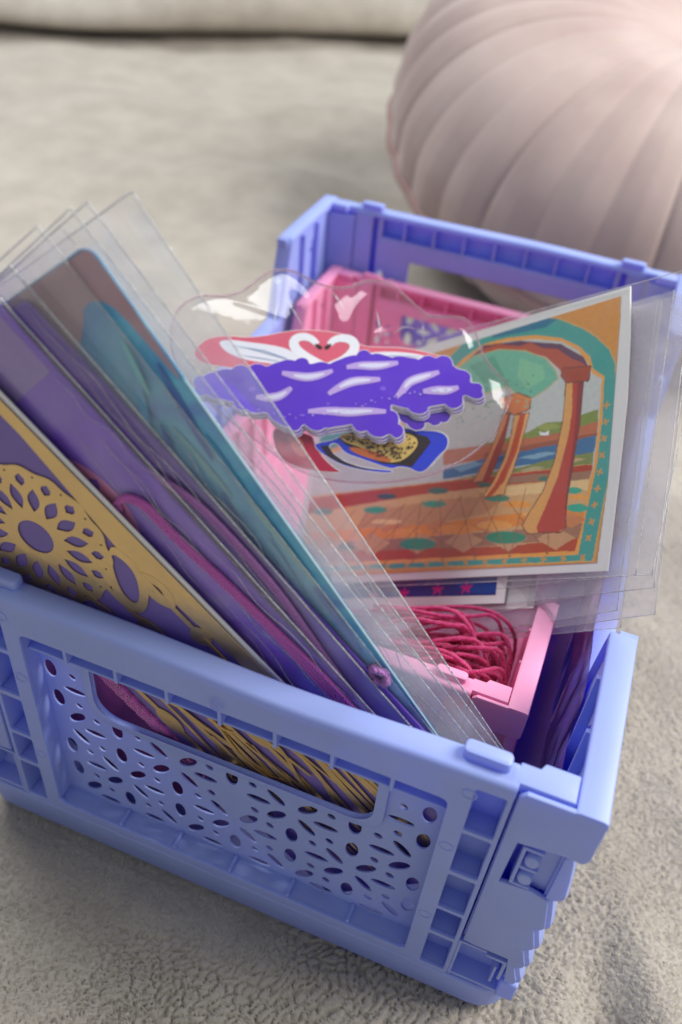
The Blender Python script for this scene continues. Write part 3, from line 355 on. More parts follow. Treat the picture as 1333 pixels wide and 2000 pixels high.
# ------------------------------------------------------------ folding crates
LEAFS = [(-51.9, 69.2, 3.8, 1.7, 84), (-45.5, 68.8, 1.2, 1.2, 127), (-45.5, 62.9, 3.5, 1.2, 179), (-51.2, 57.3, 3.6, 1.7, 85), (-45.0, 56.9, 1.2, 1.1, 148), (-46.4, 51.0, 3.2, 1.6, 41), (-40.3, 52.5, 1.2, 1.1, 10), (-34.0, 52.0, 3.5, 1.5, 89), (-27.9, 52.7, 1.3, 1.2, 73), (-46.3, 42.2, 3.2, 1.3, 139), (-41.3, 46.5, 3.4, 1.2, 177), (-50.2, 35.9, 3.6, 1.6, 87), (-39.9, 40.3, 1.1, 1.1, 27), (-44.3, 36.0, 1.2, 1.1, 37), (-33.8, 40.8, 3.5, 1.6, 91), (-26.4, 46.5, 3.5, 1.2, 177), (-21.5, 50.9, 3.5, 1.3, 133), (-49.7, 25.0, 3.5, 1.7, 88), (-42.8, 30.0, 3.3, 1.2, 172), (-38.0, 34.1, 3.4, 1.3, 136), (-12.8, 51.0, 3.3, 1.6, 42), (-6.5, 52.7, 1.3, 1.1, 159), (-27.7, 40.3, 1.2, 1.1, 90), (-21.4, 42.2, 3.4, 1.6, 43), (-43.7, 24.3, 1.2, 1.1, 175), (-29.3, 34.1, 3.2, 1.5, 43), (-37.4, 26.0, 3.2, 1.5, 42), (-45.2, 18.4, 3.2, 1.7, 44), (-23.1, 35.6, 1.2, 1.2, 141), (-7.8, 46.9, 3.2, 1.3, 177), (-12.7, 42.3, 3.4, 1.3, 137), (-0.1, 52.2, 3.4, 1.7, 93), (-16.8, 35.6, 3.3, 1.7, 94), (-29.0, 25.7, 3.3, 1.3, 141), (-24.2, 29.8, 3.4, 1.3, 1), (-39.2, 19.7, 1.1, 1.1, 73), (-40.1, 14.2, 3.3, 1.2, 174), (-33.0, 19.4, 3.2, 1.6, 94), (-10.5, 36.1, 1.2, 1.1, 127), (-6.2, 40.7, 1.2, 1.2, 96), (-8.9, 30.2, 3.4, 1.3, 179), (-4.0, 34.5, 3.5, 1.2, 137), (-27.0, 19.8, 1.1, 1.1, 10), (-22.7, 23.9, 1.2, 1.1, 57), (-16.4, 24.7, 3.4, 1.8, 92), (-25.4, 14.2, 3.4, 1.2, 172), (-20.4, 18.2, 3.2, 1.3, 142), (-10.1, 24.4, 1.2, 1.2, 70), (-3.7, 26.5, 3.2, 1.5, 42), (-11.7, 18.4, 3.2, 1.6, 40), (-5.3, 20.2, 1.2, 1.2, 155), (0.8, 20.1, 3.3, 1.8, 97), (-6.5, 14.6, 3.5, 1.2, 178), (44.3, 69.2, 1.3, 1.0, 144), (44.5, 62.9, 3.5, 1.6, 174), (50.6, 69.7, 3.1, 1.7, 86), (5.8, 52.6, 1.3, 1.2, 117), (7.5, 46.9, 3.5, 1.5, 175), (12.4, 50.9, 3.6, 1.3, 137), (6.5, 40.8, 1.3, 1.2, 106), (12.7, 42.7, 3.3, 1.8, 43), (4.8, 34.9, 3.4, 1.7, 43), (21.1, 51.0, 3.3, 1.7, 40), (27.5, 52.5, 1.5, 1.3, 115), (33.8, 52.0, 3.3, 1.9, 95), (39.9, 52.3, 1.6, 1.3, 116), (44.5, 56.8, 1.5, 1.3, 135), (50.8, 57.7, 3.1, 1.7, 84), (11.0, 36.2, 1.3, 1.3, 125), (17.3, 35.8, 3.6, 2.0, 94), (21.3, 42.4, 3.6, 1.4, 138), (26.3, 46.5, 3.5, 1.4, 173), (23.3, 36.0, 1.4, 1.2, 112), (27.8, 40.4, 1.4, 1.2, 122), (34.0, 40.8, 3.6, 2.0, 97), (41.5, 46.3, 3.7, 1.4, 172), (46.4, 50.6, 3.7, 1.4, 139), (4.7, 26.3, 3.3, 1.4, 138), (9.8, 30.3, 3.5, 1.3, 176), (6.8, 20.3, 1.3, 1.1, 114), (11.2, 24.3, 1.3, 1.2, 110), (17.4, 25.0, 3.5, 2.0, 93), (8.3, 14.5, 3.4, 1.3, 177), (13.2, 18.5, 3.6, 1.4, 135), (24.8, 30.0, 3.5, 1.4, 173), (29.7, 34.1, 3.7, 1.3, 136), (40.2, 40.3, 1.5, 1.3, 119), (46.7, 42.3, 3.5, 1.7, 43), (38.5, 34.2, 3.4, 1.7, 43), (23.5, 24.0, 1.4, 1.2, 106), (30.0, 26.1, 3.4, 1.6, 45), (21.9, 18.2, 3.3, 1.8, 44), (28.3, 19.8, 1.3, 1.2, 138), (38.6, 26.1, 3.7, 1.3, 138), (43.8, 30.1, 3.7, 1.5, 178), (44.9, 35.8, 1.4, 1.2, 140), (51.1, 36.1, 3.3, 1.7, 85), (34.4, 19.5, 3.4, 2.1, 95), (27.1, 14.3, 3.4, 1.3, 174), (40.6, 20.0, 1.4, 1.2, 133), (45.2, 24.2, 1.4, 1.3, 137), (42.1, 14.2, 3.6, 1.4, 179), (47.1, 18.6, 3.6, 1.3, 141), (51.3, 24.7, 3.3, 1.6, 85)]
def snap(h):
    x, z, a, b, th = h
    if a < 1.7: return (x, z, 1.25, 1.0, 135)
    th = round(th/45.0)*45 % 180
    return (x, z, 3.45, {90: 1.75, 45: 1.6}.get(th, 1.25), th)
ELL = [ellipse(*(lambda q: (q[0]*.001, q[1]*.001, q[2]*.001, q[3]*.001, q[4]))(snap(h))) for h in LEAFS]
BANDS = [(.0825,.0645),(.0640,.0505),(.0500,.0395),(.0390,.0290),(.0285,.0190)]
def band_profile(zt, zb):
    h = zt-zb
    return [(.0800,zt),(.0821,zt),(.0827,zt-.12*h),(.0836,zt-.5*h),(.0842,zb+.0030),(.0844,zb+.0018),(.0842,zb+.0008),(.0838,zb+.0001),(.0800,zb)]
def crate(name, label, m, base=(0, .132, -.006), scale=(1,1,1), rot=0.0, loc=None, bow=True):
    root = thing(name, label, 'crate', loc or base); off = base
    def bowf(V):
        if bow:
            k = np.clip((V[:,2]-.05)/.05, 0, 1); s_ = np.where(V[:,1] < .13, 1.0, -1.0)
            V[:,1] -= s_*k*.0014*np.exp(-((V[:,0]-.016)/.030)**2)
        return V
    # --- base tray: tapered rim wall and floor
    b = MB()
    ro = [rrect(-.0805,.0805,-.0012,.2652,.010,6), rrect(-.0843,.0843,-.0033,.2673,.010,6), rrect(-.0843,.0843,-.0033,.2673,.010,6),
          rrect(-.0800,.0800,.0008,.2632,.008,6), rrect(-.0800,.0800,.0008,.2632,.008,6)]
    zo = [-.006, -.002, .0085, .0085, -.0035]; n = len(ro[0]); V = []
    for r_, z in zip(ro, zo): V += [(p[0], p[1], z) for p in r_]
    F = [(k*n+i, k*n+(i+1)%n, (k+1)*n+(i+1)%n, (k+1)*n+i) for k in range(4) for i in range(n)]
    F.append(tuple(range(n))[::-1]); F.append(tuple(4*n+i for i in range(n)))
    b.add(V, F)
    for sx in (-1, 1):
        for sy in (0, 1):
            y0, y1 = (-.0031, .020) if sy == 0 else (.244, .2671)
            x0, x1 = sorted((sx*.0793, sx*.0841)); b.box(x0, x1, y0, y1, .0083, .0175)
        x0, x1 = sorted((sx*.0793, sx*.0841)); b.box(x0, x1, .020, .244, .0083, .0120)
    b.build('base_tray', m, root, off, smooth=True, bevel=.0007, angle=40)
    # --- end panels (front and back), patterned plates
    for side in (0, 1):
        Yf = (lambda y: y) if side == 0 else (lambda y: .264 - y)
        fl = Matrix([[1,0,0,0],[0,1 if side == 0 else -1,0,0 if side == 0 else .264],[0,0,1,0],[0,0,0,1]])
        M = fl @ MXZ
        cells = [(.079,.0950),(.0605,.0775),(.0425,.0588),(.0290,.0412),(.0105,.0275)]
        b = MB()
        holes = [rrect(-.0538,.0538,.0125,.0876,.002,3)]
        for s_ in (-1, 1):
            for z0, z1 in cells:
                x0, x1 = sorted((s_*.0585, s_*.0650)); holes.append(rrect(x0, x1, z0, z1, .0005, 2))
        b.sheet(rrect(-.0662,.0662,.0088,.0992,.0012,3), holes, .0013, M, z0=-.0033, bevel=.0003)
        def bx(x0, x1, y0, y1, z0, z1):
            x0, x1 = min(x0,x1), max(x0,x1); ya, yb = sorted((Yf(y0), Yf(y1))); b.box(x0, x1, ya, yb, z0, z1)
        for s_ in (-1, 1):
            bx(s_*.0540, s_*.0549, -.0024, .0030, .0125, .0975)
            bx(s_*.0577, s_*.0586, -.0024, .0030, .0100, .0975)
            bx(s_*.0650, s_*.0660, -.0024, .0030, .0100, .0975)
            for (a, _), (_, c) in zip(cells[:-1], cells[1:]): bx(s_*.0586, s_*.0650, -.0026, .0030, c+.0002, a-.0002)
            bx(s_*.0586, s_*.0650, -.0024, .0030, .0090, .0104)
            bx(s_*.0577, s_*.0661, .0026, .0036, .0095, .0975)
        bx(-.054, .054, -.0024, .0030, .0876, .0885); bx(-.0577, .0577, -.0026, .0034, .0088, .0124)
        for k, x in enumerate((-.0424,-.0284,-.0145,-.0006,.0134,.0272,.0412)):
            bx(x-.0005, x+.0005, -.0018, .0026, .0808, .0876); bx(x-.0005, x+.0005, -.0022, .0030, .0885, .0975)
        for x in (-.0535,.0535): bx(x-.0005, x+.0005, -.0022, .0030, .0885, .0975)
        b.build('end_frame', m, root, off, bevel=.00022, warp=bowf)
        for (x, z) in ((.0575,.0925),(-.0575,.0925),(-.0006,.0905),(.0562,.0700),(.0562,.0360),(-.0562,.0700),(-.0562,.0360)):
            b = MB(); b.sheet(ellipse(x, z, .0017, .0017, 0, 20), [ellipse(x, z, .0014, .0014, 0, 20)], .00018, M, z0=-.00345, bevel=.00004); b.build('mould_mark', m, root, off, warp=bowf)
        # rim bar, with its locating lugs and corner tongues
        b = MB()
        pr = [(-.0035,.0972),(-.0035,.0985),(-.0031,.0994),(-.0022,.0998),(.0022,.0998),(.0030,.0994),(.0033,.0985),(.0033,.0972)]
        xs_ = np.linspace(-.0662, .0662, 34)
        V = [(x, Yf(p[0]), p[1]) for x in xs_ for p in pr]; q = len(pr)
        F = [(i*q+j, (i+1)*q+j, (i+1)*q+(j+1)%q, i*q+(j+1)%q) for i in range(33) for j in range(q)] + [tuple(range(q)), tuple(33*q+j for j in range(q))[::-1]]
        b.add(V, F)
        o_ = b.build('rim', m, root, off, smooth=True, warp=bowf, angle=50)
        for s_ in (-1, 1):
            b = MB(); x0, x1 = sorted((s_*.0537, s_*.0638))
            b.sheet(rrect(x0, x1, min(Yf(-.0008),Yf(.0029)), max(Yf(-.0008),Yf(.0029)), .0012, 4), [], .0036, MXY, z0=.0990, bevel=.0008)
            b.build('lug', m, root, off, smooth=True, angle=40)
            b = MB()
            P = [(.0655,-.0018),(.0776,-.0018),(.0776,.0050),(.0703,.0050),(.0695,.0034),(.0655,.0034)]
            P = [(s_*x, Yf(y)) for x, y in P]
            b.sheet(P, [], .0032, MXY, z0=.0968, bevel=.0006); b.build('corner_tongue', m, root, off, smooth=True, angle=40)
        # patterned plate with its handle opening
        b = MB()
        hd = rrect(-.0392, .0384, .0578, .0762, .0)
        hd = [(-.0392,.0800),(-.0392,.0655)] + [(-.0317-.0075*math.cos(t), .0655-.0078*math.sin(t)) for t in np.linspace(.2, PI/2, 6)] + \
             [(.0320+.0064*math.sin(t), .0642-.0064*math.cos(t)) for t in np.linspace(0, PI/2-.1, 6)] + [(.0384,.0655),(.0384,.0800)]
        ell = [e for e in ELL]
        b.sheet([(-.0545,.0100),(.0545,.0100),(.0545,.0874),(-.0545,.0874)], [hd]+ell, .0006, M, z0=.0026, bevel=.00014)
        b.build('pattern_plate', m, root, off, warp=bowf)
        b = MB()
        ring = [(x*1.0 + (.0022 if x > 0 else -.0022), z - (.0022 if z < .0700 else 0)) for x, z in hd]
        b.sheet(ring, [hd], .0016, M, z0=.0013, bevel=.0005); b.build('handle_lip', m, root, off, smooth=True, warp=bowf, angle=30)
        b = MB(); ya, yb = sorted((Yf(.0003), Yf(.0026))); ya, yb = sorted((Yf(-.0010), Yf(.0026))); b.box(-.0538, .0538, ya, yb, .0800, .0808)
        b.build('plate_ledge', m, root, off, bevel=.0003, warp=bowf); b = MB()
        b.box(-.0538, .0538, ya, yb, .0108, .0118)
        for x in (-.0336,-.0162,.0015,.0193,.0372):
            y2, y3 = sorted((Yf(-.0026), Yf(.0026))); b.box(x-.0005, x+.0005, y2, y3, .0118, .0136)
        b.build('plate_ledge', m, root, off, bevel=.0003, warp=bowf)
    # --- long side panels with dipped middle
    for s_ in (-1, 1):
        b = MB()
        top = [(-.0022,.0972),(.0470,.0972),(.0500,.0955),(.0585,.0640),(.0610,.0625),(.2030,.0625),(.2055,.0640),(.2140,.0955),(.2170,.0972),(.2662,.0972)]
        outl = top + [(.2662,.0185),(-.0022,.0185)]
        holes = []
        for k in range(9):
            y0 = .066 + k*.0149
            holes.append(rrect(y0, y0+.0105, .028, .036, .001, 2)); holes.append(rrect(y0, y0+.0105, .040, .052, .001, 2))
        M = MYZ.copy(); x0 = s_*.0795
        M = Matrix.Translation((x0 if s_ > 0 else x0-.0, 0, 0)) @ MYZ if s_ > 0 else Matrix.Translation((x0-.0012, 0, 0)) @ MYZ
        holes += [[(.222,.069),(.234,.069),(.234,.086)], [(.222,.052),(.232,.052),(.232,.066),(.222,.060)], [(.238,.052),(.244,.052),(.244,.089),(.238,.086)]]
        holes += [[(.264-y, z) for y, z in h] for h in holes[-3:]]
        b.sheet(outl, holes, .0012, M, bevel=.0002)
        # vertical ribs inside
        for y in list(np.linspace(.066, .198, 9)) + [.020,.036,.228,.244]:
            zt = .0625 if .06 < y < .204 else .096
            xa, xb = sorted((s_*.0772, s_*.0797)); b.box(xa, xb, y-.0006, y+.0006, .0185, zt)
        b.build('side_panel', m, root, off, bevel=.0002)
        # rim following the dip
        b = MB(); T = np.array(smoothpoly(top, 2, False)); bot = T.copy(); xa, xb = s_*.0779, s_*.0845
        T2 = T + [0, .0026]; n = len(T)
        T[0,0] = T2[0,0] = -.0034; T[-1,0] = T2[-1,0] = .2674
        secs = [(xa,0,0),(xa,1,-.0005),(xa+s_*.0006,1,0),(xb-s_*.0012,1,0),(xb-s_*.0003,1,-.0004),(xb,1,-.0012),(xb,0,0)]
        V = []
        for i in range(n):
            for (x, w_, dz) in secs:
                p = T[i]*(1-w_)+T2[i]*w_; V.append((x, p[0], p[1]+dz))
        q = len(secs); F = [(i*q+j, (i+1)*q+j, (i+1)*q+(j+1)%q, i*q+(j+1)%q) for i in range(n-1) for j in range(q)] + [tuple(range(q)), tuple((n-1)*q+j for j in range(q))[::-1]]
        b.add(V, F); b.build('rim', m, root, off, smooth=True, angle=40)
        # stacked horizontal ridges outside
        b = MB(); e = .0505
        for a, c in ((-.0030, e), (.264-e, .2670)):
            xs0, xs1 = sorted((s_*.0800, s_*.0845)); b.box(xs0, xs1, a, c, .0838, .0985)
        for zt, zb in BANDS:
            pf = band_profile(zt, zb); full = zt < .063
            e2 = .0585
            for a, c in ([(-.0032, .2672)] if full else [(-.0032, e2), (.264-e2, .2672)]):
                n = len(pf); rr = .0022
                ys = [a, a+rr*.3, a+rr, c-rr, c-rr*.3, c]; inn = [rr, rr*.25, 0, 0, rr*.25, rr]; V = []
                for y, q in zip(ys, inn): V += [(s_*max(x-q, .0800) if x > .0801 else s_*x, y, z) for x, z in pf]
                b.add(V, [(k*n+i_, k*n+(i_+1)%n, (k+1)*n+(i_+1)%n, (k+1)*n+i_) for k in range(5) for i_ in range(n)] + [tuple(range(n)), tuple(5*n+i_ for i_ in range(n))[::-1]])
        b.build('ridge', m, root, off, bevel=.0003, smooth=True, angle=40)
        # wrap-round corner posts with their hinge catch
        for side in (0, 1):
            Yf = (lambda y: y) if side == 0 else (lambda y: .264 - y)
            fl = Matrix([[s_,0,0,0],[0,1 if side == 0 else -1,0,0 if side == 0 else .264],[0,0,1,0],[0,0,0,1]]); M = fl @ MXZ
            b = MB()
            po = [(.0670,.0315),(.0700,.0310),(.0785,.0310),(.0800,.0190)]+[(x-.0016, z) for zt, zb in BANDS[:0:-1] for x, z in band_profile(zt, zb)[::-1][1:-1]]+[(.0765,.0655),(.0695,.0645),(.0700,.0818),(.0790,.0832),(.0836,.0830),(.0845,.0850),(.0845,.0975),(.0836,.0993),(.0682,.0993),(.0668,.0978)]
            b.sheet(po, [], .0013, M, z0=-.0035, bevel=.0004)
            x0, x1 = sorted((s_*.0755, s_*.0818)); ya, yb = sorted((Yf(-.0012), Yf(.0004))); b.box(x0, x1, ya, yb, .0640, .0850)
            x0, x1 = sorted((s_*.0665, s_*.0790)); ya, yb = sorted((Yf(.0036), Yf(.0048))); b.box(x0, x1, ya, yb, .0190, .0960)
            x0, x1 = sorted((s_*.0667, s_*.0678)); ya, yb = sorted((Yf(-.0024), Yf(.0040))); b.box(x0, x1, ya, yb, .0325, .0960)
            b.build('corner_post', m, root, off, smooth=True, angle=30)
            b = MB()
            def bx(x0, x1, y0, y1, z0, z1):
                x0, x1 = sorted((s_*x0, s_*x1)); ya, yb = sorted((Yf(y0), Yf(y1))); b.box(x0, x1, ya, yb, z0, z1)
            bx(.0714,.0722,-.0034,.003,.0655,.0812); bx(.0722,.0760,-.0034,.003,.0803,.0812); bx(.0722,.0762,-.0034,.003,.0727,.0737); bx(.0722,.0760,-.0034,.003,.0655,.0663)
            for zc in (.0770,.0696):
                b.sheet([(x, z) for x, z in ellipse(.0742, zc, .0017, .0022, 0, 12)], [], .0045, M, z0=-.0040, bevel=.0007)
            b.build('hinge_catch', m, root, off, smooth=True, bevel=.0002, angle=40)
            b = MB()
            bx(.0668,.0735,-.0033,.0030,.0292,.0301); bx(.0735,.0790,-.0033,.0030,.0276,.0285); bx(.0781,.0790,-.0033,.0030,.0180,.0276); bx(.0765,.0772,-.0033,.0030,.0150,.0240)
            bx(.0662,.0670,-.0033,.0030,.0100,.0300); bx(.0665,.0800,-.0026,.0030,.0090,.0102)
            bx(.0664,.0795,.0028,.0038,.0090,.0300)
            b.build('latch', m, root, off, bevel=.0002)
    root.scale = scale; root.rotation_euler = (0, 0, rot)
    return root
crate('crate', 'large lilac folding plastic crate on the fleece, leaf pattern punched in its end wall', LILAC)
crate('crate', 'smaller pink plastic crate standing inside the lilac crate', PINKP, scale=(.848,.806,.70), rot=math.radians(-.5),
      loc=(-.0045,.1490,-.0034), bow=False)

# ------------------------------------------------------------ clear sleeves
def patch(mb, c4, nu, nv, amp, N, seed, lift=0.0, mi=0, bulge=0.0):
    """bilinear patch between four corners, gently rippled along N"""
    c = [np.array(p, float) for p in c4]; N = np.array(N, float); V = []
    for i in range(nu+1):
        for j in range(nv+1):
            a, b_ = i/nu, j/nv; p = (c[0]*(1-a)+c[1]*a)*(1-b_)+(c[3]*(1-a)+c[2]*a)*b_
            e = min(a, 1-a)*min(b_, 1-b_)*4; e = min(1, e*3)
            h = amp*(float(N1(a*4+seed, b_*3+seed*.7))-.5)*2 + amp*.5*(float(N2_(a*9+seed, b_*7))-.5)*2
            V.append(p + N*(lift*e + h*e + bulge*math.sin(PI*a)*math.sin(PI*b_)))
    F = [(i*(nv+1)+j, (i+1)*(nv+1)+j, (i+1)*(nv+1)+j+1, i*(nv+1)+j+1) for i in range(nu) for j in range(nv)]
    mb.add(V, F, mi); return [[V[i*(nv+1)+j] for j in range(nv+1)] for i in range(nu+1)]
def sleeve(name, label, c4, N, seed, amp=.0004, gap=.0003, group=None, film=FILM, edge=EDGE, er=.00011, edges=(0,1,1,1), cat='plastic sleeve', creases=0):
    """c4: corners 0-1 open top, 1-2 right side, 2-3 bottom, 3-0 left side"""
    base = (np.array(c4[2])+np.array(c4[3]))/2
    root = thing(name, label, cat, tuple(base), group)
    for k, nm in ((1, 'film'), (-1, 'film')):
        b = MB(); g = patch(b, c4, 26, 34, amp, N, seed + (k > 0)*3.3, lift=gap*k)
        b.build(nm, film, root, tuple(base), smooth=True, angle=180)
    c_ = [np.array(p, float) for p in c4]; rc = random.Random(int(seed*100))
    for q in range(creases):
        v0 = rc.uniform(.03,.32); u0 = rc.uniform(.02,.5); u1 = u0+rc.uniform(.12,.4); vd = rc.uniform(-.06,.10); ph = rc.uniform(0,6); P = []
        for i in range(30):
            b_ = u0+(u1-u0)*i/29; a = 1-(v0+vd*i/29+.012*math.sin(i*.5+ph)+.010*(float(N2_(i*.45+ph, q))-.5))
            p = (c_[0]*(1-a)+c_[1]*a)*(1-b_)+(c_[3]*(1-a)+c_[2]*a)*b_
            P.append(tuple(p + np.array(N)*(gap+.00015)))
        b = MB(); w_ = rc.uniform(.00007,.00017); b.tube(P, [w_*(.2+.8*math.sin(PI*i/29)) for i in range(30)], 5); b.build('crease', EDGE, root, tuple(base), smooth=True, angle=180)
    sides = [[g[i][0] for i in range(len(g))], [g[-1][j] for j in range(len(g[0]))], [g[i][-1] for i in range(len(g))], [g[0][j] for j in range(len(g[0]))]]
    for e, use in zip(sides, edges):
        if use:
            b = MB(); b.tube([tuple(p) for p in e], er if use == 1 else er*use, 5); b.build('welded_edge', edge, root, tuple(base), smooth=True, angle=180)
    return root

# frames of the leaning bookmarks: planes parallel to the end wall
A0 = np.radians(42.5)
def bframe(x, z, deg):
    a = math.radians(deg); D_ = (math.cos(a), -math.sin(a)); V_ = (-math.sin(a), -math.cos(a))
    return lambda u, v, y=0: (x*.001+(D_[0]*u+V_[0]*v)*.001, y, z*.001+(D_[1]*u+V_[1]*v)*.001)
def bmat(x, z, deg, y):
    a = math.radians(deg)
    # local u along the long edge, v across, w towards the viewer (-y)
    return Matrix([[math.cos(a),-math.sin(a),0,x*.001],[0,0,-1,y],[-math.sin(a),-math.cos(a),0,z*.001],[0,0,0,1]])
def thinsheet(mb, poly, holes, t, M, z0, mi=0): mb.sheet(mm(poly), [mm(h) for h in holes], t, M, mi=mi, z0=z0)

PURPA = mat('matte_purple_card', (122, 102, 172), 0.5, noise=0.06, nscale=120)
def foil_dreamcatcher(M, z0, t, cx=26.5, cy=26.2):
    """die-cut metallic foil: a round petal lattice with hanging beads"""
    b = MB(); holes = [ellipse(cx, cy, 4.7, 4.7, 0, 24)]
    for k in range(16):
        a = 22.5*k + 10; c, s_ = math.cos(math.radians(a)), math.sin(math.radians(a))
        holes.append(leaf(cx+c*11.3, cy+s_*11.3, 3.4, 1.55, a))
        a2 = a+11.25; c, s_ = math.cos(math.radians(a2)), math.sin(math.radians(a2))
        holes.append(leaf(cx+c*16.2, cy+s_*16.2, 1.7, 1.35, a2, 3))
        holes.append(leaf(cx+math.cos(math.radians(a))*18.1, cy+math.sin(math.radians(a))*18.1, .35, .3, a, 3))
    rim = [(cx+(19.7+.35*math.cos(16*t))*math.cos(t), cy+(19.7+.35*math.cos(16*t))*math.sin(t)) for t in np.linspace(0, 2*PI, 128, endpoint=False)]
    thinsheet(b, rim, holes, t, M, z0)
    # loop beside the ring, and bead strings running down the card
    tear = smoothpoly([(36.5,8.6),(41,6.8),(46,7.2),(51.5,11),(55,17.5),(53,20.5),(48,20.6),(44,18.5)], 2)
    teari = smoothpoly([(38.6,10.3),(42,9),(46,9.6),(50.3,13.5),(52.2,17.2),(50,18.3),(47,17.6),(42,14)], 2)
    thinsheet(b, tear, [teari], t, M, z0+.00002)
    def bead(u, v, L_, w_): return smoothpoly([(u-L_/2,v),(u-L_/5,v-w_/2),(u+L_/5,v-w_/2),(u+L_/2,v),(u+L_/5,v+w_/2),(u-L_/5,v+w_/2)], 2)
    thinsheet(b, bead(51.5,8.2,13,6.4), [bead(51.3,8.2,5,2.2)], t, M, z0+.00004)
    for v0, items in ((8.5,[(66,7,5.5),(84,9,5)]), (20.5,[(60,12,5.2),(78,8,4),(96,12,5)]), (28.0,[(50,6,3),(66,14,5),(90,9,4.5)]), (35.5,[(56,8,4),(76,12,5),(100,10,5)]), (43,[(62,9,4),(84,12,5),(104,9,5)])):
        u0 = 44 if v0 < 40 else 40
        thinsheet(b, [(u0,v0-.7),(128,v0-.7),(128,v0+.7),(u0,v0+.7)], [], t, M, z0+.00006)
        for j, (u, L_, w_) in enumerate(items):
            thinsheet(b, bead(u, v0, L_, w_), [bead(u, v0, L_*.35, w_*.3)], t, M, z0+.00008)
    rp = random.Random(21)
    for k in range(10):   # feather plumes at the lower end
        v0 = 4+k*3.1+rp.uniform(-1.5,1.5); u0 = rp.uniform(84,100); sw = rp.uniform(-4,4)
        pl_ = [(u0,v0),(u0+14,v0+sw),(u0+30,v0-sw*.6+rp.uniform(-2,2)),(rp.uniform(136,154),v0+rp.uniform(-3,3))]
        thinsheet(b, stroke(resample(smoothpoly(pl_, 3, False), 22), rp.uniform(.8,2.2), .15), [], t, M, z0+.0001+k*.00008)
    for k in range(7):
        v0 = 8+k*5; u0 = rp.uniform(62,70)
        thinsheet(b, stroke(resample(smoothpoly([(u0,v0),(u0+16,v0+rp.uniform(-4,4)),(u0+34,v0+rp.uniform(-3,3)),(u0+50,v0+rp.uniform(-6,6))], 3, False), 20), rp.uniform(.7,1.6), .4), [], t, M, z0+.0002+k*.00004)
    for k in range(4):
        cu, cv = rp.uniform(74,120), rp.uniform(12,44); rr = rp.uniform(3,6)
        arc = [(cu+rr*math.cos(q)*1.6, cv+rr*math.sin(q)) for q in np.linspace(rp.uniform(0,3), rp.uniform(4.5,6), 18)]
        thinsheet(b, stroke(arc, 1.3, .3), [], t, M, z0+.0006+k*.00004)
    return b
# gold card
MA = bmat(-51.4, 151.7, 42.5, .0052)
bk = thing('bookmark', 'purple bookmark card with gold foil dreamcatcher and gold stripe, foremost of the leaning cards', 'bookmark', (.045, .0052, .03))
def part(b, name, m, root, **k): return b.build(name, m, root, tuple(root.location), **k)
b = MB(); b.sheet(mm([(-32,0),(157,0),(157,52),(-32,52)]), [], .0007, MA, bevel=.0001, z0=-.0007); part(b, 'backing_card', WHITEP, bk)
b = MB(); thinsheet(b, [(-31.5,.9),(156.5,.9),(156.5,51.5),(-31.5,51.5)], [], .00006, MA, .0001); part(b, 'purple_face', PURPA, bk)
part(foil_dreamcatcher(MA, .0003, .00022), 'foil_ornament', GOLD, bk, smooth=True, angle=30)
b = MB(); st = [(-31.5,.9),(157,.9),(157,4.2),(120,4.4),(90,4.6),(60,6.6),(40,7.9),(22,5.6),(8,4.1),(-31.5,4.1)]
thinsheet(b, smoothpoly(st, 0), [], .0002, MA, .0003); part(b, 'foil_stripe', GOLD, bk)
b = MB(); f_ = bframe(-51.4, 151.7, 42.5); b.tube([f_(u, 0, .0054) for u in np.linspace(-31, 156, 40)], .00036, 6); part(b, 'paper_edge', WHITEP, bk, smooth=True, angle=180)

# coloured cards behind it
PK = mat('pink_foil', (250, 160, 206), 0.28, metal=.35, bump=.6, bscale=300)
def cloudy(name, cols, scale=28, rough=.35, dist=1.5):
    m, t, b = nt(name); L = t.links.new; tc = t.nodes.new('ShaderNodeTexCoord'); n = t.nodes.new('ShaderNodeTexNoise')
    n.inputs['Scale'].default_value = scale; n.inputs['Detail'].default_value = 4; n.inputs['Distortion'].default_value = dist
    L(tc.outputs['Object'], n.inputs['Vector']); cr = t.nodes.new('ShaderNodeValToRGB'); e = cr.color_ramp.elements
    while len(e) < len(cols): e.new(.5)
    for i, c in enumerate(cols): e[i].position = .28+.44*i/(len(cols)-1); e[i].color = (*lin(c), 1)
    L(n.outputs[0], cr.inputs[0]); L(cr.outputs[0], b.inputs['Base Color']); b.inputs['Roughness'].default_value = rough
    return m
PURB = cloudy('violet_card', [(116,62,204),(134,78,222),(150,96,234)], 18, .4)
PURC = cloudy('plum_card', [(100,62,176),(130,92,196),(160,124,204)], 20, .4)
TEAL = cloudy('teal_card', [(84,120,190),(84,166,214),(116,196,224),(110,134,210)], 26, .35)
MAROON = cloudy('mauve_print', [(164,128,142),(186,156,164),(168,148,168)], 24, .4)
def card(name, label, M, w_, L_, m, y0=0.0, r=3.0, thick=.0006, u0=0.0, cat='bookmark'):
    root = thing(name, label, cat, tuple(M @ Vector((L_*.001, w_*.0005, 0))))
    b = MB(); b.sheet(mm(rrect(u0, L_, y0, y0+w_, r, 4)), [], thick, M, bevel=.00008, z0=-thick); part(b, 'backing_card', m, root)
    b = MB(); thinsheet(b, rrect(u0+.3, L_-.3, y0+.3, y0+w_-.3, r, 4), [], .00005, M, .00006); part(b, 'printed_face', m, root)
    return root
MBk = bmat(-49.2, 171.1, 44.3, .0076)
cb = card('bookmark', 'violet bookmark card with round pink foil motif, second of the leaning cards', MBk, 50, 168, PURB, y0=1.2, u0=-25)
b = MB(); thinsheet(b, rrect(-24, 15, 2.4, 51, .5), [], .00005, MBk, .00016); part(b, 'pale_band', mat('dim_violet', (150, 122, 200), .4), cb)
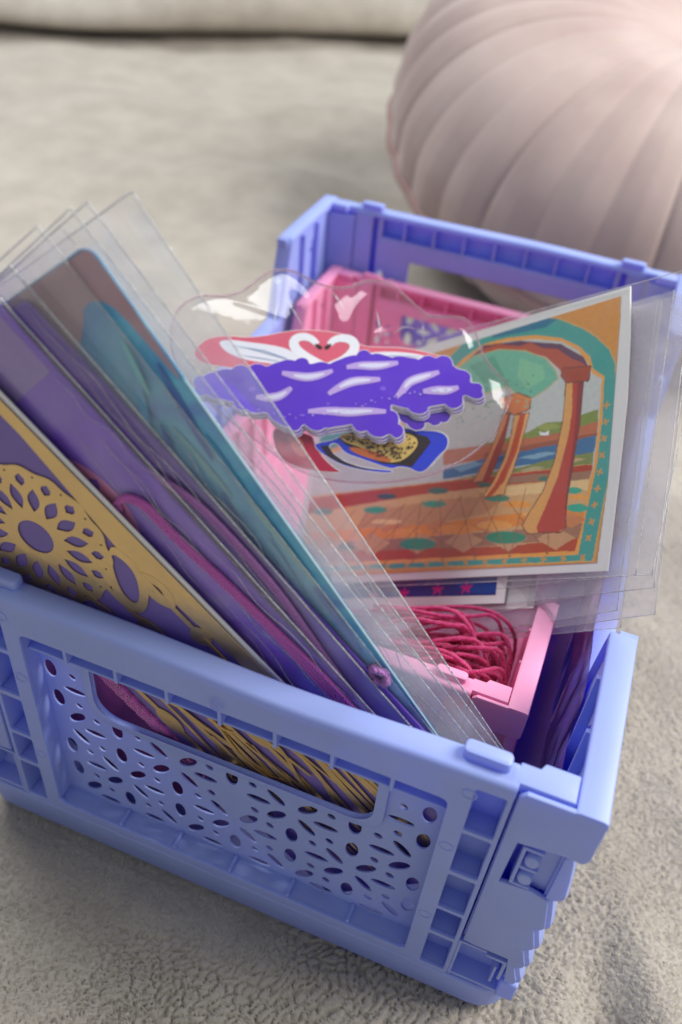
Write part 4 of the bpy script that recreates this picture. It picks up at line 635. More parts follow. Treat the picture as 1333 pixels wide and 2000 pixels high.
b = MB(); hs = [ellipse(41, 30, 3, 3, 0, 16)]
for k in range(12):
    a = 30*k; c, s_ = math.cos(math.radians(a)), math.sin(math.radians(a)); hs.append(leaf(41+c*9.2, 30+s_*9.2, 3.6, 2.0, a, 6)); 
    c, s_ = math.cos(math.radians(a+15)), math.sin(math.radians(a+15)); hs.append(leaf(41+c*14.5, 30+s_*14.5, 1.9, 1.6, a+15, 4))
thinsheet(b, [(41+17.4*math.cos(t), 30+17.4*math.sin(t)) for t in np.linspace(0, 2*PI, 64, endpoint=False)], hs, .0002, MBk, .0002); part(b, 'foil_ornament', PK, cb)
MC = bmat(-45.5, 174.55, 42.7, .0095)
card('bookmark', 'plum purple bookmark card with rounded corners, third of the leaning cards', MC, 48, 165, PURC, y0=1.6, u0=2)
MD = bmat(-30.6, 185.3, 51.35, .0112)
cd_ = card('bookmark', 'teal blue bookmark card with a maroon top end, rearmost of the leaning cards', MD, 44, 160, TEAL, y0=.3, u0=0, thick=.00025)
b = MB(); thinsheet(b, smoothpoly([(.3,2.6),(.9,1.2),(2.4,.5),(16,.5),(30,.9),(22,2.4),(12,3.6),(8.5,6),(8,10),(11,13),(15,19),(13,30),(14,43),(.3,43)], 1), [], .00005, MD, .00016); part(b, 'maroon_end', MAROON, cd_)
b = MB()
for k, (u, v, a, bb, th) in enumerate([(34,5,11,.9,8),(44,9,9,.7,-6),(52,5,13,1.1,4),(60,11,9,.6,12),(66,4,12,.8,-3),(78,8,14,1.0,6),(88,4,10,.7,0),(98,9,13,.9,-5),(28,12,8,1.0,30),(40,14,7,.6,22),(22,8,6,.7,14),(112,5,12,.8,2)]):
    thinsheet(b, ellipse(u, v, a, bb, th, 18), [], .00004, MD, .0003+.00006*k, mi=k % 3)
part(b, 'swirl_print', [mat('deep_blue', (86, 122, 190), .4), mat('sea_green', (136, 196, 200), .4), mat('mid_teal', (100, 176, 214), .4)], cd_)

# sleeves round them: right edges follow the leaning cards
def lsleeve(label, x, z, deg, y, L_, w_, seed, er=.00014, edge=EDGE, amp=.0003, u0=0, edges=(1,1,1,1)):
    f_ = bframe(x, z, deg); c4 = [f_(u0, w_, y), f_(u0, 0, y), f_(L_, 0, y), f_(L_, w_, y)]
    return sleeve('plastic_sleeve', label, c4, (0,-1,0), seed, amp=amp, gap=.00035, er=er, edge=edge, edges=edges, group='clear sleeves holding the bookmarks', creases=9)
lsleeve('clear sleeve just behind the gold bookmark, with a bright straight welded edge', -48.5, 172.05, 44.31, .0071, 168, 57, 1.3, er=.00020, edge=EDGEB)
lsleeve('clear sleeve round the plum bookmark card, with a thick hazy edge', -46.45, 178.06, 45.0, .0089, 166, 58, 2.9, er=.00026)
lsleeve('clear sleeve with a bent top corner, in front of the teal card', -40.1, 186.4, 48.5, .0103, 170, 60, 4.1, er=.00016)
lsleeve('clear sleeve standing second highest at the left, round the teal card', -37.1, 188.2, 47.5, .0158, 172, 62, 5.7, er=.00016)
lsleeve('clear sleeve between the teal card and the tallest sleeve', -35.2, 188.9, 48.2, .0182, 172, 60, 7.7, er=.00016)
lsleeve('clear sleeve directly behind the teal card, its corner lower than its neighbours', -38.0, 185.8, 47.0, .0135, 171, 60, 6.4, er=.00014)
lsleeve('tallest empty clear sleeve, rearmost and farthest right of the leaning fan', -27.8, 191.4, 51.64, .0210, 174, 62, 9.2, er=.00018)
# teal card's bright edge
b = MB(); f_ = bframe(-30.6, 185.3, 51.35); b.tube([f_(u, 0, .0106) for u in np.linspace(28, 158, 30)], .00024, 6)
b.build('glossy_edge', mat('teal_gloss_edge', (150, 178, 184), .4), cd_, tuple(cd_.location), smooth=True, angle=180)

# ------------------------------------------------------------ cords
def cord_mat(name, rgb):
    m, t, b = nt(name); L = t.links.new; b.inputs['Base Color'].default_value = (*lin(rgb), 1); b.inputs['Roughness'].default_value = .55
    b.inputs['Sheen Weight'].default_value = .5
    tc = t.nodes.new('ShaderNodeTexCoord'); wv = t.nodes.new('ShaderNodeTexNoise'); wv.inputs['Scale'].default_value = 1800
    L(tc.outputs['Object'], wv.inputs['Vector'])
    bp = t.nodes.new('ShaderNodeBump'); bp.inputs['Strength'].default_value = .9; bp.inputs['Distance'].default_value = .0005
    L(wv.outputs[0], bp.inputs['Height']); L(bp.outputs[0], b.inputs['Normal']); return m
MAG = cord_mat('magenta_cord', (176, 112, 186)); HOT = cord_mat('hot_pink_yarn', (214, 34, 116)); DMAG = cord_mat('deep_magenta_cord', (200, 88, 186))
def braid(mb, pts, R_, strands=3, turns=.0026, r=.0005):
    P = resample(smoothpoly(pts, 2, False), max(20, int(np.linalg.norm(np.diff(np.array(pts), axis=0), axis=1).sum()/.0007)))
    s_ = np.r_[0, np.cumsum(np.linalg.norm(np.diff(P, axis=0), axis=1))]
    d = np.gradient(P, axis=0); d /= np.linalg.norm(d, axis=1)[:, None]; ref = np.array([0, 1., 0])
    u = np.cross(d, ref); u /= np.linalg.norm(u, axis=1)[:, None]; v = np.cross(d, u)
    for k in range(strands):
        ph = 2*PI*k/strands + s_/turns*2*PI
        mb.tube([tuple(p) for p in P + R_*(np.cos(ph)[:, None]*u + np.sin(ph)[:, None]*v)], r, 5)
def cords(name, label, polys, m, R_=.0006, group=None, cat='cord', r=.00048):
    b = MB()
    for P in polys: braid(b, P, R_, r=r)
    V = np.array(b.v); base = tuple(V[V[:,2].argmin()]); o = b.build(name, m, None, base, smooth=True, angle=180); o.location = base
    return tag(o, label, cat, group)
fB = bframe(-49.2, 171.1, 44.3); fC = bframe(-45.5, 174.55, 42.7)
cords('braided_cord', 'magenta tassel cord hanging over the violet bookmark card', [[fB(43+k*1.2, 15+k*.3, .0066), fB(42, 10+k*.8, .0066), fB(46, 6.4+k*.62, .0065), fB(51, 6.6+k*.62, .0066), fB(58, 6.2+k*.62, .0066), fB(70, 4.6+k*.62, .0066), fB(84, 3.4+k*.62, .0066), fB(104, 1.5+k*1.2, .0066), fB(140, 3+k, .0066)] for k in range(4)], DMAG, R_=.00034, r=.00026)
cords('braided_cord', 'dusty pink tassel cord lying over the plum bookmark card', [[fC(40, 8+k*.62, .0084), fC(50, 3.4+k*.62, .0083), fC(60, 3.0+k*.62, .0084), fC(70, 3.2+k*.62, .0084), fC(80, 4.0+k*.62, .0084), fC(100, 8+k*.62, .0084), fC(130, 12+k, .0084)] for k in range(3)], MAG, R_=.00034, r=.00026)
fD = bframe(-30.6, 185.3, 51.35)
cords('cord_knot', 'small pink cord knot at the lower end of the teal card', [[fD(104+2.6*math.cos(t), 3.2+1.6*math.sin(t), .0100+.0006*math.sin(3*t)) for t in np.linspace(k, k+5.5, 9)] for k in range(4)], MAG, cat='knot')
cords('braided_cord', 'magenta cord seen through the handle opening, left of the gold foil', [[(-.046+k*.0012, .0046, .082), (-.040+k*.0014, .0048, .074), (-.030+k*.0013, .0048, .064), (-.018+k*.0012, .0048, .053), (-.010, .0048, .040)] for k in range(4)], DMAG)
# hot pink yarn in the pink crate
yarn = []
for k in range(46):
    x0 = .040+.016*random.random(); y0 = .056+.020*random.random(); z0 = .052+.012*random.random(); q = random.random
    yarn.append([(x0-.030, y0+.010*q(), z0-.016), (x0-.018, y0+.010*(q()-.5), z0-.004), (x0-.006, y0+.012*(q()-.5), z0+.004*q()), (x0+.002, y0+.010*(q()-.5), z0+.002*q()), (min(x0+.007,.059), y0-.012*q(), z0-.008), (min(x0+.006,.058), y0-.006, z0-.03)])
cords('yarn_bundle', 'hot pink yarn bundle in the front right corner of the pink crate', yarn, HOT, R_=.00042, r=.00034, cat='yarn')

b = MB(); V = []
for i in range(31):
    for j in range(17):
        t = i/30; q = 2*PI*j/16; x = -.074+.080*t; ex = math.sin(PI*min(1, max(0, t*.96+.02)))**.35
        V.append((x, .0215+(.0115+.0015*math.sin(i*.9+q*2))*math.cos(q)*ex, .031+(.031+.004*float(N1(i*.3, j*.8)))*math.sin(q)*ex*(1-.35*t)-.008*t))
F = [(i*17+j, (i+1)*17+j, (i+1)*17+j+1, i*17+j+1) for i in range(30) for j in range(16)]
b.add(V, F); o = b.build('fabric_pouch', mat('plum_fabric', (104, 36, 92), .8, noise=.15, nscale=300, bump=.6, bscale=2500), None, (-.034, .0215, -.003), smooth=True, angle=180); o.location = (-.034, .0215, -.003)
tag(o, 'dark plum fabric pouch seen through the holes of the lilac front wall', 'fabric pouch')

# ------------------------------------------------------------ the prints at the right
MP = FR(PF)
def inside(px, py, poly):
    r = np.zeros(px.shape, bool); n = len(poly); j = n-1
    for i in range(n):
        xi, yi = poly[i]; xj, yj = poly[j]
        c = ((yi > py) != (yj > py)) & (px < (xj-xi)*(py-yi)/((yj-yi) if yj != yi else 1e-9)+xi); r ^= c; j = i
    return r
def vcol_mat(name, rough=.4, coat=.15):
    m, t, b = nt(name); a = t.nodes.new('ShaderNodeVertexColor'); a.layer_name = 'print'
    n = t.nodes.new('ShaderNodeTexNoise'); n.inputs['Scale'].default_value = 700; n.inputs['Detail'].default_value = 3; tc = t.nodes.new('ShaderNodeTexCoord')
    t.links.new(tc.outputs['Object'], n.inputs['Vector'])
    h = t.nodes.new('ShaderNodeHueSaturation'); r = t.nodes.new('ShaderNodeMapRange'); r.inputs[3].default_value = .88; r.inputs[4].default_value = 1.12
    t.links.new(n.outputs[0], r.inputs[0]); t.links.new(r.outputs[0], h.inputs['Value']); t.links.new(a.outputs[0], h.inputs['Color']); h.inputs['Saturation'].default_value = 1.06
    t.links.new(h.outputs[0], b.inputs['Base Color']); b.inputs['Roughness'].default_value = rough; b.inputs['Coat Weight'].default_value = coat; return m
def printed_grid(name, M, x0, x1, y0, y1, step, layers, bg, z, parent, warp=.16, mask=None):
    xs_ = np.arange(x0, x1+1e-6, step); ys_ = np.arange(y0, y1+1e-6, step); X, Y = np.meshgrid(xs_, ys_, indexing='ij')
    C_ = np.ones(X.shape+(3,))*np.array(lin(bg))
    wx = X+warp*(N1.fbm(X*.5, Y*.5, 3)-.45); wy = Y+warp*(N2_.fbm(X*.5+7, Y*.5, 3)-.45)
    for col, poly in layers:
        P = np.array(poly); bb = (X > P[:,0].min()-1) & (X < P[:,0].max()+1) & (Y > P[:,1].min()-1) & (Y < P[:,1].max()+1)
        if not bb.any(): continue
        k = inside(wx[bb], wy[bb], poly); idx = np.argwhere(bb)[k]; C_[idx[:,0], idx[:,1]] = lin(col)
    nx, ny = X.shape; I = np.arange(nx*ny).reshape(nx, ny)
    W = np.array(M); P3 = np.stack([X.ravel()*.001, Y.ravel()*.001, np.full(X.size, z), np.ones(X.size)], 1) @ W.T
    P3 = P3[:, :3] - np.array(parent.location)
    F = np.stack([I[:-1,:-1], I[1:,:-1], I[1:,1:], I[:-1,1:]], -1).reshape(-1, 4)
    if mask is not None:
        k = inside(X.ravel(), Y.ravel(), mask); F = F[k[F].all(1)]
    me = bpy.data.meshes.new(name); me.vertices.add(len(P3)); me.vertices.foreach_set('co', P3.ravel())
    me.loops.add(F.size); me.loops.foreach_set('vertex_index', F.ravel().astype(np.int32))
    me.polygons.add(len(F)); me.polygons.foreach_set('loop_start', np.arange(0, F.size, 4, dtype=np.int32)); me.update(calc_edges=True)
    ca = me.color_attributes.new('print', 'FLOAT_COLOR', 'POINT'); ca.data.foreach_set('color', np.c_[C_.reshape(-1,3), np.ones(X.size)].ravel())
    me.materials.append(MATS.get('printed') or MATS.setdefault('printed', vcol_mat('printed_ink')))
    o = bpy.data.objects.new(name, me); COL.objects.link(o); o.parent = parent; return o
pc = thing('art_print', 'white bordered print of a tiled arcade with orange columns and teal arch frame', 'print', PF[0])
b = MB(); b.sheet(mm([(-138,-.1),(0,0),(1.2,25),(2.1,50),(1.6,70),(.5,87),(-138,89.5)]), [], .0006, MP, z0=-.0007, bevel=.0001); part(b, 'white_border', WHITEP, pc)
lay = [(tuple(max(0, min(255, int((v-118)*1.10+132))) for v in c), p) for c, p in D['print']]
def outline(poly, w_, col):
    n = len(poly)
    for i in range(n):
        (x0, y0), (x1, y1) = poly[i], poly[(i+1) % n]; L_ = math.hypot(x1-x0, y1-y0) or 1e-6; nx, ny = -(y1-y0)/L_*w_/2, (x1-x0)/L_*w_/2
        lay.append((col, [(x0+nx, y0+ny), (x1+nx, y1+ny), (x1-nx, y1-ny), (x0-nx, y0-ny)]))
P_ = [p for _, p in D['print']]; inkl = (112, 62, 44)
for c_, p_ in list(lay):
    if c_ in lay and False: pass
cols = [p for c, p in D['print'] if tuple(c) in ((206,140,92),(238,176,112),(216,160,96),(214,130,84),(160,72,50))]
for q in cols: outline(q, .32, inkl)
for c, p in D['print']:
    if tuple(c) in ((112,178,148),(66,150,138)): outline(p, .28, (226,186,110))
for k in range(-9, 12):
    for sl in (-1, 1):
        xa = -60+k*13.5; ya, yb = 5.5, 27.5; xb = -48+(xa+48)*.62+sl*9
        q = [(xa, ya), (xb, yb)]; L_ = math.hypot(xb-xa, yb-ya); nx, ny = -(yb-ya)/L_*.13, (xb-xa)/L_*.13
        if -134 < min(xa, xb) and max(xa, xb) < -13: lay.insert(len(D['print'])-9, ((150,98,66), [(xa+nx, ya+ny), (xb+nx, yb+ny), (xb-nx, yb-ny), (xa-nx, ya-ny)]))
rl = random.Random(2)
for k in range(60):      # flecks of leaf in the canopy and hedge
    x, y = rl.uniform(-62, -30), rl.uniform(52, 66)
    lay.insert(20, ((150,204,160) if k % 2 else (84,150,124), ellipse(x, y, rl.uniform(.4,1.1), .3, rl.uniform(0,180), 6)))
for i, (x, y) in enumerate(D['marks']):
    for a in (45, 135): lay.append(((222,164,92), ellipse(x, y, 1.3, .38, a+i*17, 8)))
printed_grid('arcade_picture', MP, -134, -2, 2.5, 84.5, .22, lay, (206,142,72), .0001, pc, mask=[(-134,2.5),(-3.3,2.5),(-1.6,30),(-1.3,60),(-2.2,84.5),(-134,84.5)])
def locP(F, o, x, y): return np.array(F[0]) + np.array(F[1])*x*.001 + np.array(F[2])*y*.001 - np.array(F[3])*o*.001
# cards under it
def under_card(key, pkey, label, w_):
    d = D[key]; o = d[0]*.001; P = [tuple(p) for p in d[1:]]
    root = thing('art_print', label, 'print', tuple(locP(PF, d[0], *P[2])))
    R_ = [(P[2][0], P[2][1]), (P[0][0]+1.5, P[0][1]+60), (P[4][0]+5, P[4][1]+70), (P[4][0]+5, P[4][1]), P[3]]
    b = MB(); b.sheet(mm(R_), [], .0005, MP, z0=-o-.0005, bevel=.0001); part(b, 'white_border', WHITEP, root)
    if pkey:
        q = [tuple(p) for p in D[pkey][1:]]; x1 = q[2][0]; y0 = q[2][1]
        L_ = []
        for (sx, sy) in [tuple(p) for p in D['stars'][1:]]:
            for k in range(5): L_.append(((214,50,130), leaf(sx+1.3*math.cos(k*1.257+.3), sy+.9*math.sin(k*1.257+.3), 1.5, .5, math.degrees(k*1.257+.3), 4)))
        bl = [((40,52,128), rrect(-132, x1, y0, 60, 0)), ((52,44,120), ellipse(-60, y0+6, 10, 3, 10)), ((30,70,150), ellipse(-45, y0+3, 9, 2, -5)), ((70,40,110), ellipse(-85, y0+5, 14, 3, 0))]
        printed_grid('blue_picture', MP, -130, x1, y0+.3, y0+26, .35, bl+L_, (40,50,124), -o+.0001, root, mask=None)
    return root
under_card('card2', 'card2print', 'white bordered dark blue print with pink stars, tucked just below the arcade print', 60)
under_card('card3', None, 'plain white card edge sticking out below and right of the blue star print', 60)
# their clear sleeves, fanned out past the right wall
nP = PF[3]
lab = ['large clear sleeve round the arcade print, reaching past the right wall of the crate', 'clear sleeve edge directly under the arcade print corner',
       'clear sleeve whose corner stands out farthest right of the crate rim', 'short clear sleeve corner below the white card edge',
       'clear sleeve corner hanging just over the right rim', 'lower clear sleeve reaching out right beyond the rim', 'lowest clear sleeve, resting across the pink and lilac rims']
o0 = .0009
c4 = [locP(PF, -.9, -146, 93), locP(PF, -.9, 27, 85.5), locP(PF, -.9, 13.5, -1.8), locP(PF, -.9, -146, -2.4)]
sleeve('plastic_sleeve', lab[0], c4, nP, 11.0, amp=.0004, gap=.0002, er=.00014, edges=(1,1,1,1), group='clear sleeves of the prints', film=film_mat('print_sleeve_film', haze=.032, rough=.07, bump=.12, bs=50, gl=.8))
for k in range(1, 7):
    d = D['sleevep'][k]; o = d[0]; cx, cy = d[1]; bl = d[3]
    if k == 6: cx, cy = 2.0, -14.5
    if k == 5: cy = -11.0
    c4 = [locP(PF, o, -136, 84), locP(PF, o, cx+6, 82), locP(PF, o, cx, cy), locP(PF, o+2, -136, [0,-9,-16,-26,-29,-29,-27][k])]
    sleeve('plastic_sleeve', lab[k], c4, nP, 12.0+k*1.7, amp=.0005, gap=.0002, er=.00014, edges=(0,1,1,0), group='clear sleeves of the prints', film=FILM if k < 3 else FILM3)

# ------------------------------------------------------------ pouch of die-cut stickers
MBg = FR(BF)
def inset(poly, d):
    P = np.array(poly); n = len(P); A = .5*np.sum(P[:,0]*np.roll(P[:,1],-1)-np.roll(P[:,0],-1)*P[:,1]); sg = 1 if A > 0 else -1
    e = np.roll(P,-1,0)-P; e /= np.linalg.norm(e, axis=1)[:, None]+1e-9; t = e+np.roll(e,1,0); t /= np.linalg.norm(t, axis=1)[:, None]+1e-9
    return [tuple(p) for p in P + sg*d*np.stack([-t[:,1], t[:,0]], 1)]
def sticker(label, outline, colr, lift, layers=(), tilt=None, it=2, M=None, thick=.0002):
    M = M if M is not None else MBg
    out = smoothpoly(outline, it); root = thing('sticker', label, 'sticker', tuple(M @ Vector((sum(p[0] for p in out)/len(out)*.001, min(p[1] for p in out)*.001, lift))))
    b = MB(); thinsheet(b, out, [], thick, M, lift); part(b, 'paper_base', WHITEP, root)
    b = MB(); thinsheet(b, inset(out, .22), [], .00004, M, lift+thick+.00001); part(b, 'printed_colour', mat('ink_%d_%d_%d' % colr, colr, .32, coat=.3), root)
    z = lift+thick+.00006; groups = {}
    for nm, c, polys in layers:
        b = MB()
        for p in polys:
            if nm == 'feather_line':
                b = MB(); thinsheet(b, p, [], .00002, M, z); part(b, nm, mat('ink_%d_%d_%d' % c, c, .32, coat=.3), root); continue
            thinsheet(b, p, [], .00002, M, z); z += .000004
        if nm != 'feather_line': part(b, nm, mat('ink_%d_%d_%d' % c, c, .32, coat=.3), root); z += .00003
    return root
T = lambda k: [tuple(p) for p in D[k]]
sw = [('swan_body', (236,240,248), [smoothpoly([tuple(q) for q in p], 2) for p in D['swanbody']]),
      ('swan_neck', (240,244,250), [stroke(resample(smoothpoly([tuple(q) for q in p], 2, False), 24), 3.2, .55) for p in D['swanneck']]),
      ('feather_line', (150,170,205), [stroke(resample([tuple(q) for q in p], 10), .35, .3) for p in D['swanline']]),
      ('beak', (24,20,26), [smoothpoly([tuple(q) for q in p], 1) for p in D['beak']])]
sticker('pink sticker of two white swans whose necks form a heart', T('swan'), (222,96,120), .0016, sw)
def scallop(poly, wl, amp):
    P = np.array(smoothpoly(poly, 1)); P = np.vstack([P, P[:1]]); s_ = np.r_[0, np.cumsum(np.linalg.norm(np.diff(P, axis=0), axis=1))]; L_ = s_[-1]
    t = np.linspace(0, L_, 420, endpoint=False); Q = np.stack([np.interp(t, s_, P[:, k]) for k in (0, 1)], 1)
    d = np.roll(Q, -1, 0)-np.roll(Q, 1, 0); d /= np.linalg.norm(d, axis=1)[:, None]; A = .5*np.sum(Q[:,0]*np.roll(Q[:,1],-1)-np.roll(Q[:,0],-1)*Q[:,1]); sg = -1 if A > 0 else 1
    n = max(1, round(L_/wl)); ph = t/L_*n*PI; off = amp*(np.abs(np.sin(ph + .5*np.sin(t*.31)))**.7-.45)
    return [tuple(p) for p in Q + sg*off[:, None]*np.stack([-d[:,1], d[:,0]], 1)]
pur = scallop(T('purple'), 7.0, 1.35)
for k in range(5):
    dx, dy = [(0,0),(-.3,-.35),(.4,-.7),(.1,-1.0),(.6,-1.35)][4-k]; P = [(p[0]+dx, p[1]+dy) for p in pur]
    if k < 4:
        sticker(['lowest of the purple scalloped stickers in their stack','second lowest purple scalloped sticker in the stack','middle purple scalloped sticker in the stack','purple scalloped sticker just under the topmost one'][k], P, (88,40,190), .0034+k*.00032, (), it=0)
    else:
        sh = [stroke(resample(smoothpoly([tuple(q) for q in p], 2, False), 18), 3.0, .35) for p in D['shine']]
        sh2 = [stroke(resample(smoothpoly([tuple(q) for q in p], 2, False), 18)[4:-3], 1.6, .3) for p in D['shine']]
        dots = [ellipse(x, y, r_, r_*.8, 0, 8) for x, y, r_ in [(random.uniform(-45,40), 0, 0)]*0]
        rs = random.Random(4); dd = []
        for t in np.linspace(0, 1, 46): dd.append(ellipse(-42+69*t+rs.uniform(-.6,.6), -2.5+13*t*t-3*math.sin(t*5)+rs.uniform(-.9,.9), rs.uniform(.18,.4), rs.uniform(.15,.3), 0, 7))
        bb = []
        for (x, y, r_) in [(x, y, q) for (x, y, q) in [(-16,9.5,1.3),(-33,3,1.2),(-40,-2.0,1.6),(2,11.5,1.3),(8,10,1.0),(24,8,1.1),(12,-7,1.2),(-12,-10,1.0),(-24,-6,1.0),(6,-9,1.0),(28,4.5,1.0),(-4,-7,.8),(16,-2,.8),(-8,2,.6),(-28,-3,.6)] if inside(np.array([x]), np.array([y]), inset(pur, 1.8))[0]]: bb.append(ellipse(x, y, r_, r_*.75, 10, 12))
        sticker('topmost purple scalloped sticker with pale slipper shapes and bubbles', P, (92,42,205), .0034+k*.00032,
                [('bubble', (128,84,226), bb), ('slipper_shape', (196,168,232), sh), ('slipper_shine', (226,226,250), sh2), ('bead_trail', (190,170,240), dd)], it=0)
sticker('purple scalloped sticker slipped out to the lower right of its stack', scallop(T('purple2'), 6.5, 1.2), (86,38,186), .0028, (), it=0)
sticker('blue edged sticker loop at the far right under the purple stack', T('leo_loop'), (34,58,200), .0008, ())
rs = random.Random(9); sp = []; gp = [tuple(p) for p in D['leo_gold'][0]]
ga = np.array(gp)
while len(sp) < 110:
    x, y = rs.uniform(ga[:,0].min(), ga[:,0].max()), rs.uniform(ga[:,1].min(), ga[:,1].max())
    if inside(np.array([x]), np.array([y]), inset(gp, .8))[0]: sp.append(ellipse(x, y, rs.uniform(.3,.6), rs.uniform(.2,.45), rs.uniform(0,180), 6))
sticker('blue edged sticker with a leopard spotted cushion, lowest at the front', T('leo_out'), (34,58,205), .0012,
        [('dark_print', (38,22,24), [T('leo_dark')[0] if False else [tuple(q) for q in p] for p in D['leo_dark']]), ('gold_cushion', (222,190,104), [smoothpoly(gp, 2)]), ('orange_shading', (196,104,50), [smoothpoly([tuple(q) for q in D['leo_gold'][0]][8:] , 1)] if False else [ellipse(ga[:,0].mean()-2, ga[:,1].min()+1.6, 7, 1.3, -8, 16)]), ('leopard_spot', (60,34,22), sp)])
sticker('dark red sticker at the lower left of the pouch, mostly covered', T('red'), (178, 30, 66), .0010, [('tan_print', (206,96,84), [smoothpoly([tuple(q) for q in p], 2) for p in D['redtan']])])
# the pouch itself: front and back film, wavy rolled rim, creases
bg = smoothpoly(T('bag'), 1); ctr = np.array(bg).mean(0)
pouch = thing('clear_pouch', 'clear wavy edged plastic pouch full of die-cut stickers', 'pouch', tuple(MBg @ Vector((0, min(p[1] for p in bg)*.001, 0))))
def dome(sgn, H, name, m):
    b = MB(); n = len(bg); rings = 16; V = []
    for k in range(rings+1):
        r_ = 1-k/rings
        for i, (x, y) in enumerate(bg):
            px, py = ctr[0]+(x-ctr[0])*r_, ctr[1]+(y-ctr[1])*r_
            hh = H*(1-r_**2.2)**.7
            ri = .0007*math.sin(i*.42+k*.15)*(r_**2)*(1-r_)*4 + .0010*(float(N1(px*.09+5, py*.09))-.5)*(1-r_)
            V.append(MBg @ Vector((px*.001, py*.001, .0016+sgn*(hh+ri))))
    F = [(k*n+i, k*n+(i+1)%n, (k+1)*n+(i+1)%n, (k+1)*n+i) for k in range(rings) for i in range(n)]
    b.add(V, F); part(b, name, m, pouch, smooth=True, angle=180)
POUCH = film_mat('pouch_film', tint=(.985,.975,.98), haze=.02, rough=.065, bump=.14, bs=60, gl=1.4)
dome(1, .0072, 'film', POUCH); dome(-1, .0022, 'film', POUCH)
b = MB(); b.tube([tuple(MBg @ Vector((x*.001, y*.001, .0016))) for x, y in bg], .00042, 8, closed=True); part(b, 'rolled_rim', EDGEP, pouch, smooth=True, angle=180)
b = MB(); low = [p for p in bg if p[1] < -8]
b2 = [tuple(MBg @ Vector((ctr[0]*.001+(x-ctr[0])*.00096, ctr[1]*.001+(y-ctr[1])*.00094, .0030))) for x, y in bg if y < 0 and x < 40]
for s0 in [c for i_, c in enumerate(D['creases']) if i_ not in (3, 6, 8)]:
    P = resample([tuple(q) for q in s0], 12); P3 = [tuple(MBg @ Vector((x*.001, y*.001, .0050+.0012*math.sin(PI*i/11)))) for i, (x, y) in enumerate(P)]
    b = MB(); b.tube(P3, [.00006+.00018*math.sin(PI*i/11) for i in range(12)], 6); part(b, 'crease', EDGE, pouch, smooth=True, angle=180)

# ------------------------------------------------------------ between pink crate and right wall
IND = mat('indigo_glow', (205, 192, 248), .4, noise=.05, trans=.45, tcol=(80,70,255))  # added strip; its blue stands in for light glowing through the wall
ind = MB(); pp = thing('glow_strip', 'deep indigo folder added for the glow of the right wall, beside the pink crate', 'glow_strip', (.0668,.08,.0252))
V = []
for i in range(21):
    y = .006+.150*i/20
    for (x, z) in ((.0664,.026),(.0736,.050),(.0738,.0492),(.0668,.0252)): V.append((x+.0004*math.sin(i*.5), y, z))
F = [(i*4+j, (i+1)*4+j, (i+1)*4+(j+1)%4, i*4+(j+1)%4) for i in range(20) for j in range(4)] + [(0,1,2,3),(80,83,82,81)]
ind.add(V, F); part(ind, 'glow_sheet', IND, pp, smooth=True, angle=30)
VIO = film_mat('violet_film', tint=(.84,.80,.99), haze=.45, hazecol=(.56,.54,1), rough=.10, bump=.25, bs=40, gl=2.2)
pk = thing('packet', 'crinkled shiny violet packet beside the right wall of the lilac crate', 'packet', (.0736,.07,.040))
b = MB(); V = []
for i in range(41):
    for j in range(13):
        y = .004+.140*i/40; a = j/12; z = .040+.036*a-.010*max(0, i-30)/10
        V.append((.0728+.0042*a+.0010*math.sin(i*.33+a*3)*a+.0010*(float(N1(i*.5, j*.6))-.5), y, z))
b.add(V, [(i*13+j, (i+1)*13+j, (i+1)*13+j+1, i*13+j+1) for i in range(40) for j in range(12)]); part(b, 'crinkled_film', VIO, pk, smooth=True, angle=180)
b = MB(); b.add([(.0736,.008,.040),(.0736,.138,.040),(.0771,.134,.066),(.0774,.090,.072),(.0771,.010,.067)], [(0,1,2,3,4)])
part(b, 'printed_insert', cloudy('violet_insert', [(110,92,240),(140,120,246),(190,150,236),(100,130,250)], 60, .4), pk)

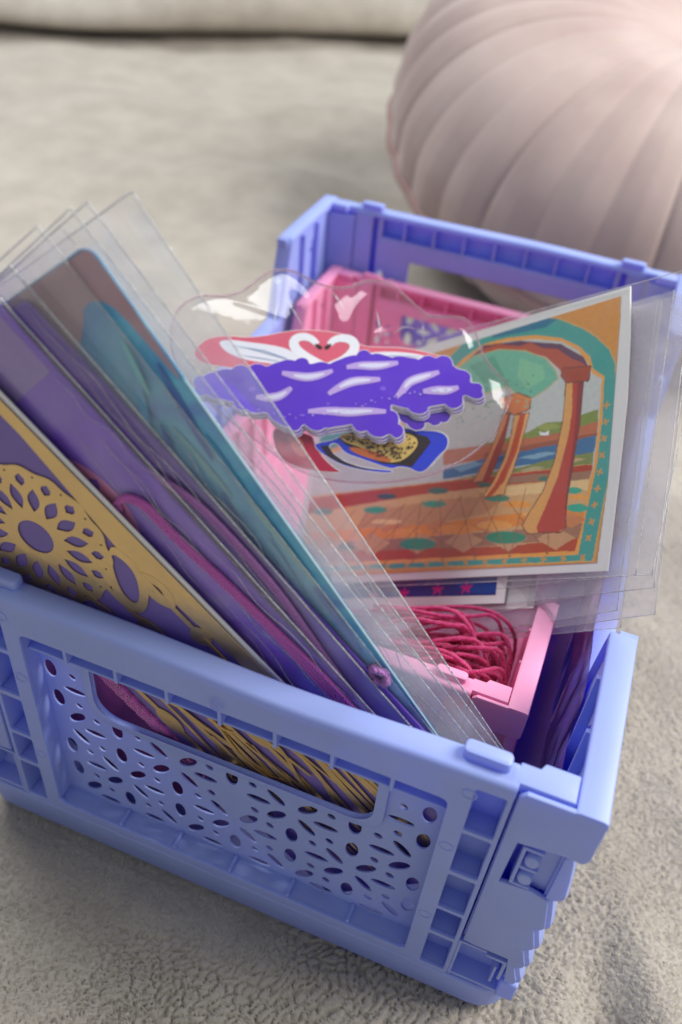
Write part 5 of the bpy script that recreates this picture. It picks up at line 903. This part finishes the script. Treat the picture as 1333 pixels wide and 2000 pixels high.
# ------------------------------------------------------------ shell cushion
def shell():
    HUB = np.array([.072, .545, .085]); a0 = math.radians(240); n_f = 30; NT, NR = 520, 60
    V = []; span = math.radians(292); vel = cushion_mat()
    ax = np.array([math.cos(a0), math.sin(a0)])
    for side in (1, -1):
        for i in range(NT+1):
            th = a0 - span/2 + span*i/NT; fl = (i/NT*n_f) % 1.0
            groove = 1-abs(2*fl-1); groove = 1-(1-groove)**2.2 if False else min(1, groove*1.0)**.34
            R_ = .208*(1-.16*((th-a0)/(span/2))**2)*(1-.018*(1-groove))
            for j in range(NR+1):
                rho = j/NR; prof = (.5+.5*math.sin(rho/.55*PI/2)) if rho < .55 else max(0, 1-((rho-.55)/.45)**2.2)**.5
                z = .080*prof*(1-(.024+.014*float(N1(i*.021, 2.)))*(1-groove)*min(1, rho*2.2)*(1 if rho < .97 else .3)) * (1 if side > 0 else .75)
                V.append((HUB[0]+math.cos(th)*R_*rho, HUB[1]+math.sin(th)*R_*rho, HUB[2]+side*z + .0*rho))
    q = (NT+1)*(NR+1); F = []
    for s_ in (0, 1):
        for i in range(NT):
            for j in range(NR):
                a = s_*q+i*(NR+1)+j; F.append((a, a+NR+1, a+NR+2, a+1))
    P = np.array(V)-HUB
    # tip the cushion towards the crate
    ang = math.radians(TIP); ca, sa = math.cos(ang), math.sin(ang)
    P = np.stack([P[:,0], P[:,1]*ca-P[:,2]*sa, P[:,1]*sa+P[:,2]*ca], 1)+HUB
    P[:,2] += -.008 - P[:,2].min()
    b = MB(); b.v = [tuple(p) for p in P]; b.f = F; b.mi = [0]*len(F)
    root = thing('shell_cushion', 'pale pink velvet scallop shell cushion lying behind the crate', 'cushion', (HUB[0], HUB[1], -.006))
    part(b, 'velvet_cover', vel, root, smooth=True, angle=180)
    b = MB(); edge = [tuple(P[i*(NR+1)+NR]) for i in range(0, NT+1, 3)]; b.tube(edge, .0030, 8); part(b, 'piping', mat('cushion_piping', (170,138,132), .8), root, smooth=True, angle=180)
def cushion_mat():
    m, t, b = nt('pink_velvet'); L = t.links.new
    tc = t.nodes.new('ShaderNodeTexCoord'); n = t.nodes.new('ShaderNodeTexNoise'); n.inputs['Scale'].default_value = 14; n.inputs['Detail'].default_value = 5
    L(tc.outputs['Object'], n.inputs['Vector']); cr = t.nodes.new('ShaderNodeValToRGB'); cr.color_ramp.elements[0].position = .3; cr.color_ramp.elements[1].position = .75
    cr.color_ramp.elements[0].color = (*lin((168,147,142)), 1); cr.color_ramp.elements[1].color = (*lin((194,176,170)), 1)
    L(n.outputs[0], cr.inputs[0]); L(cr.outputs[0], b.inputs['Base Color']); b.inputs['Roughness'].default_value = .8; b.inputs['Specular IOR Level'].default_value = .2
    b.inputs['Sheen Weight'].default_value = .5; b.inputs['Sheen Roughness'].default_value = .35; b.inputs['Sheen Tint'].default_value = (1,.92,.9,1)
    return m
TIP = 21
shell()
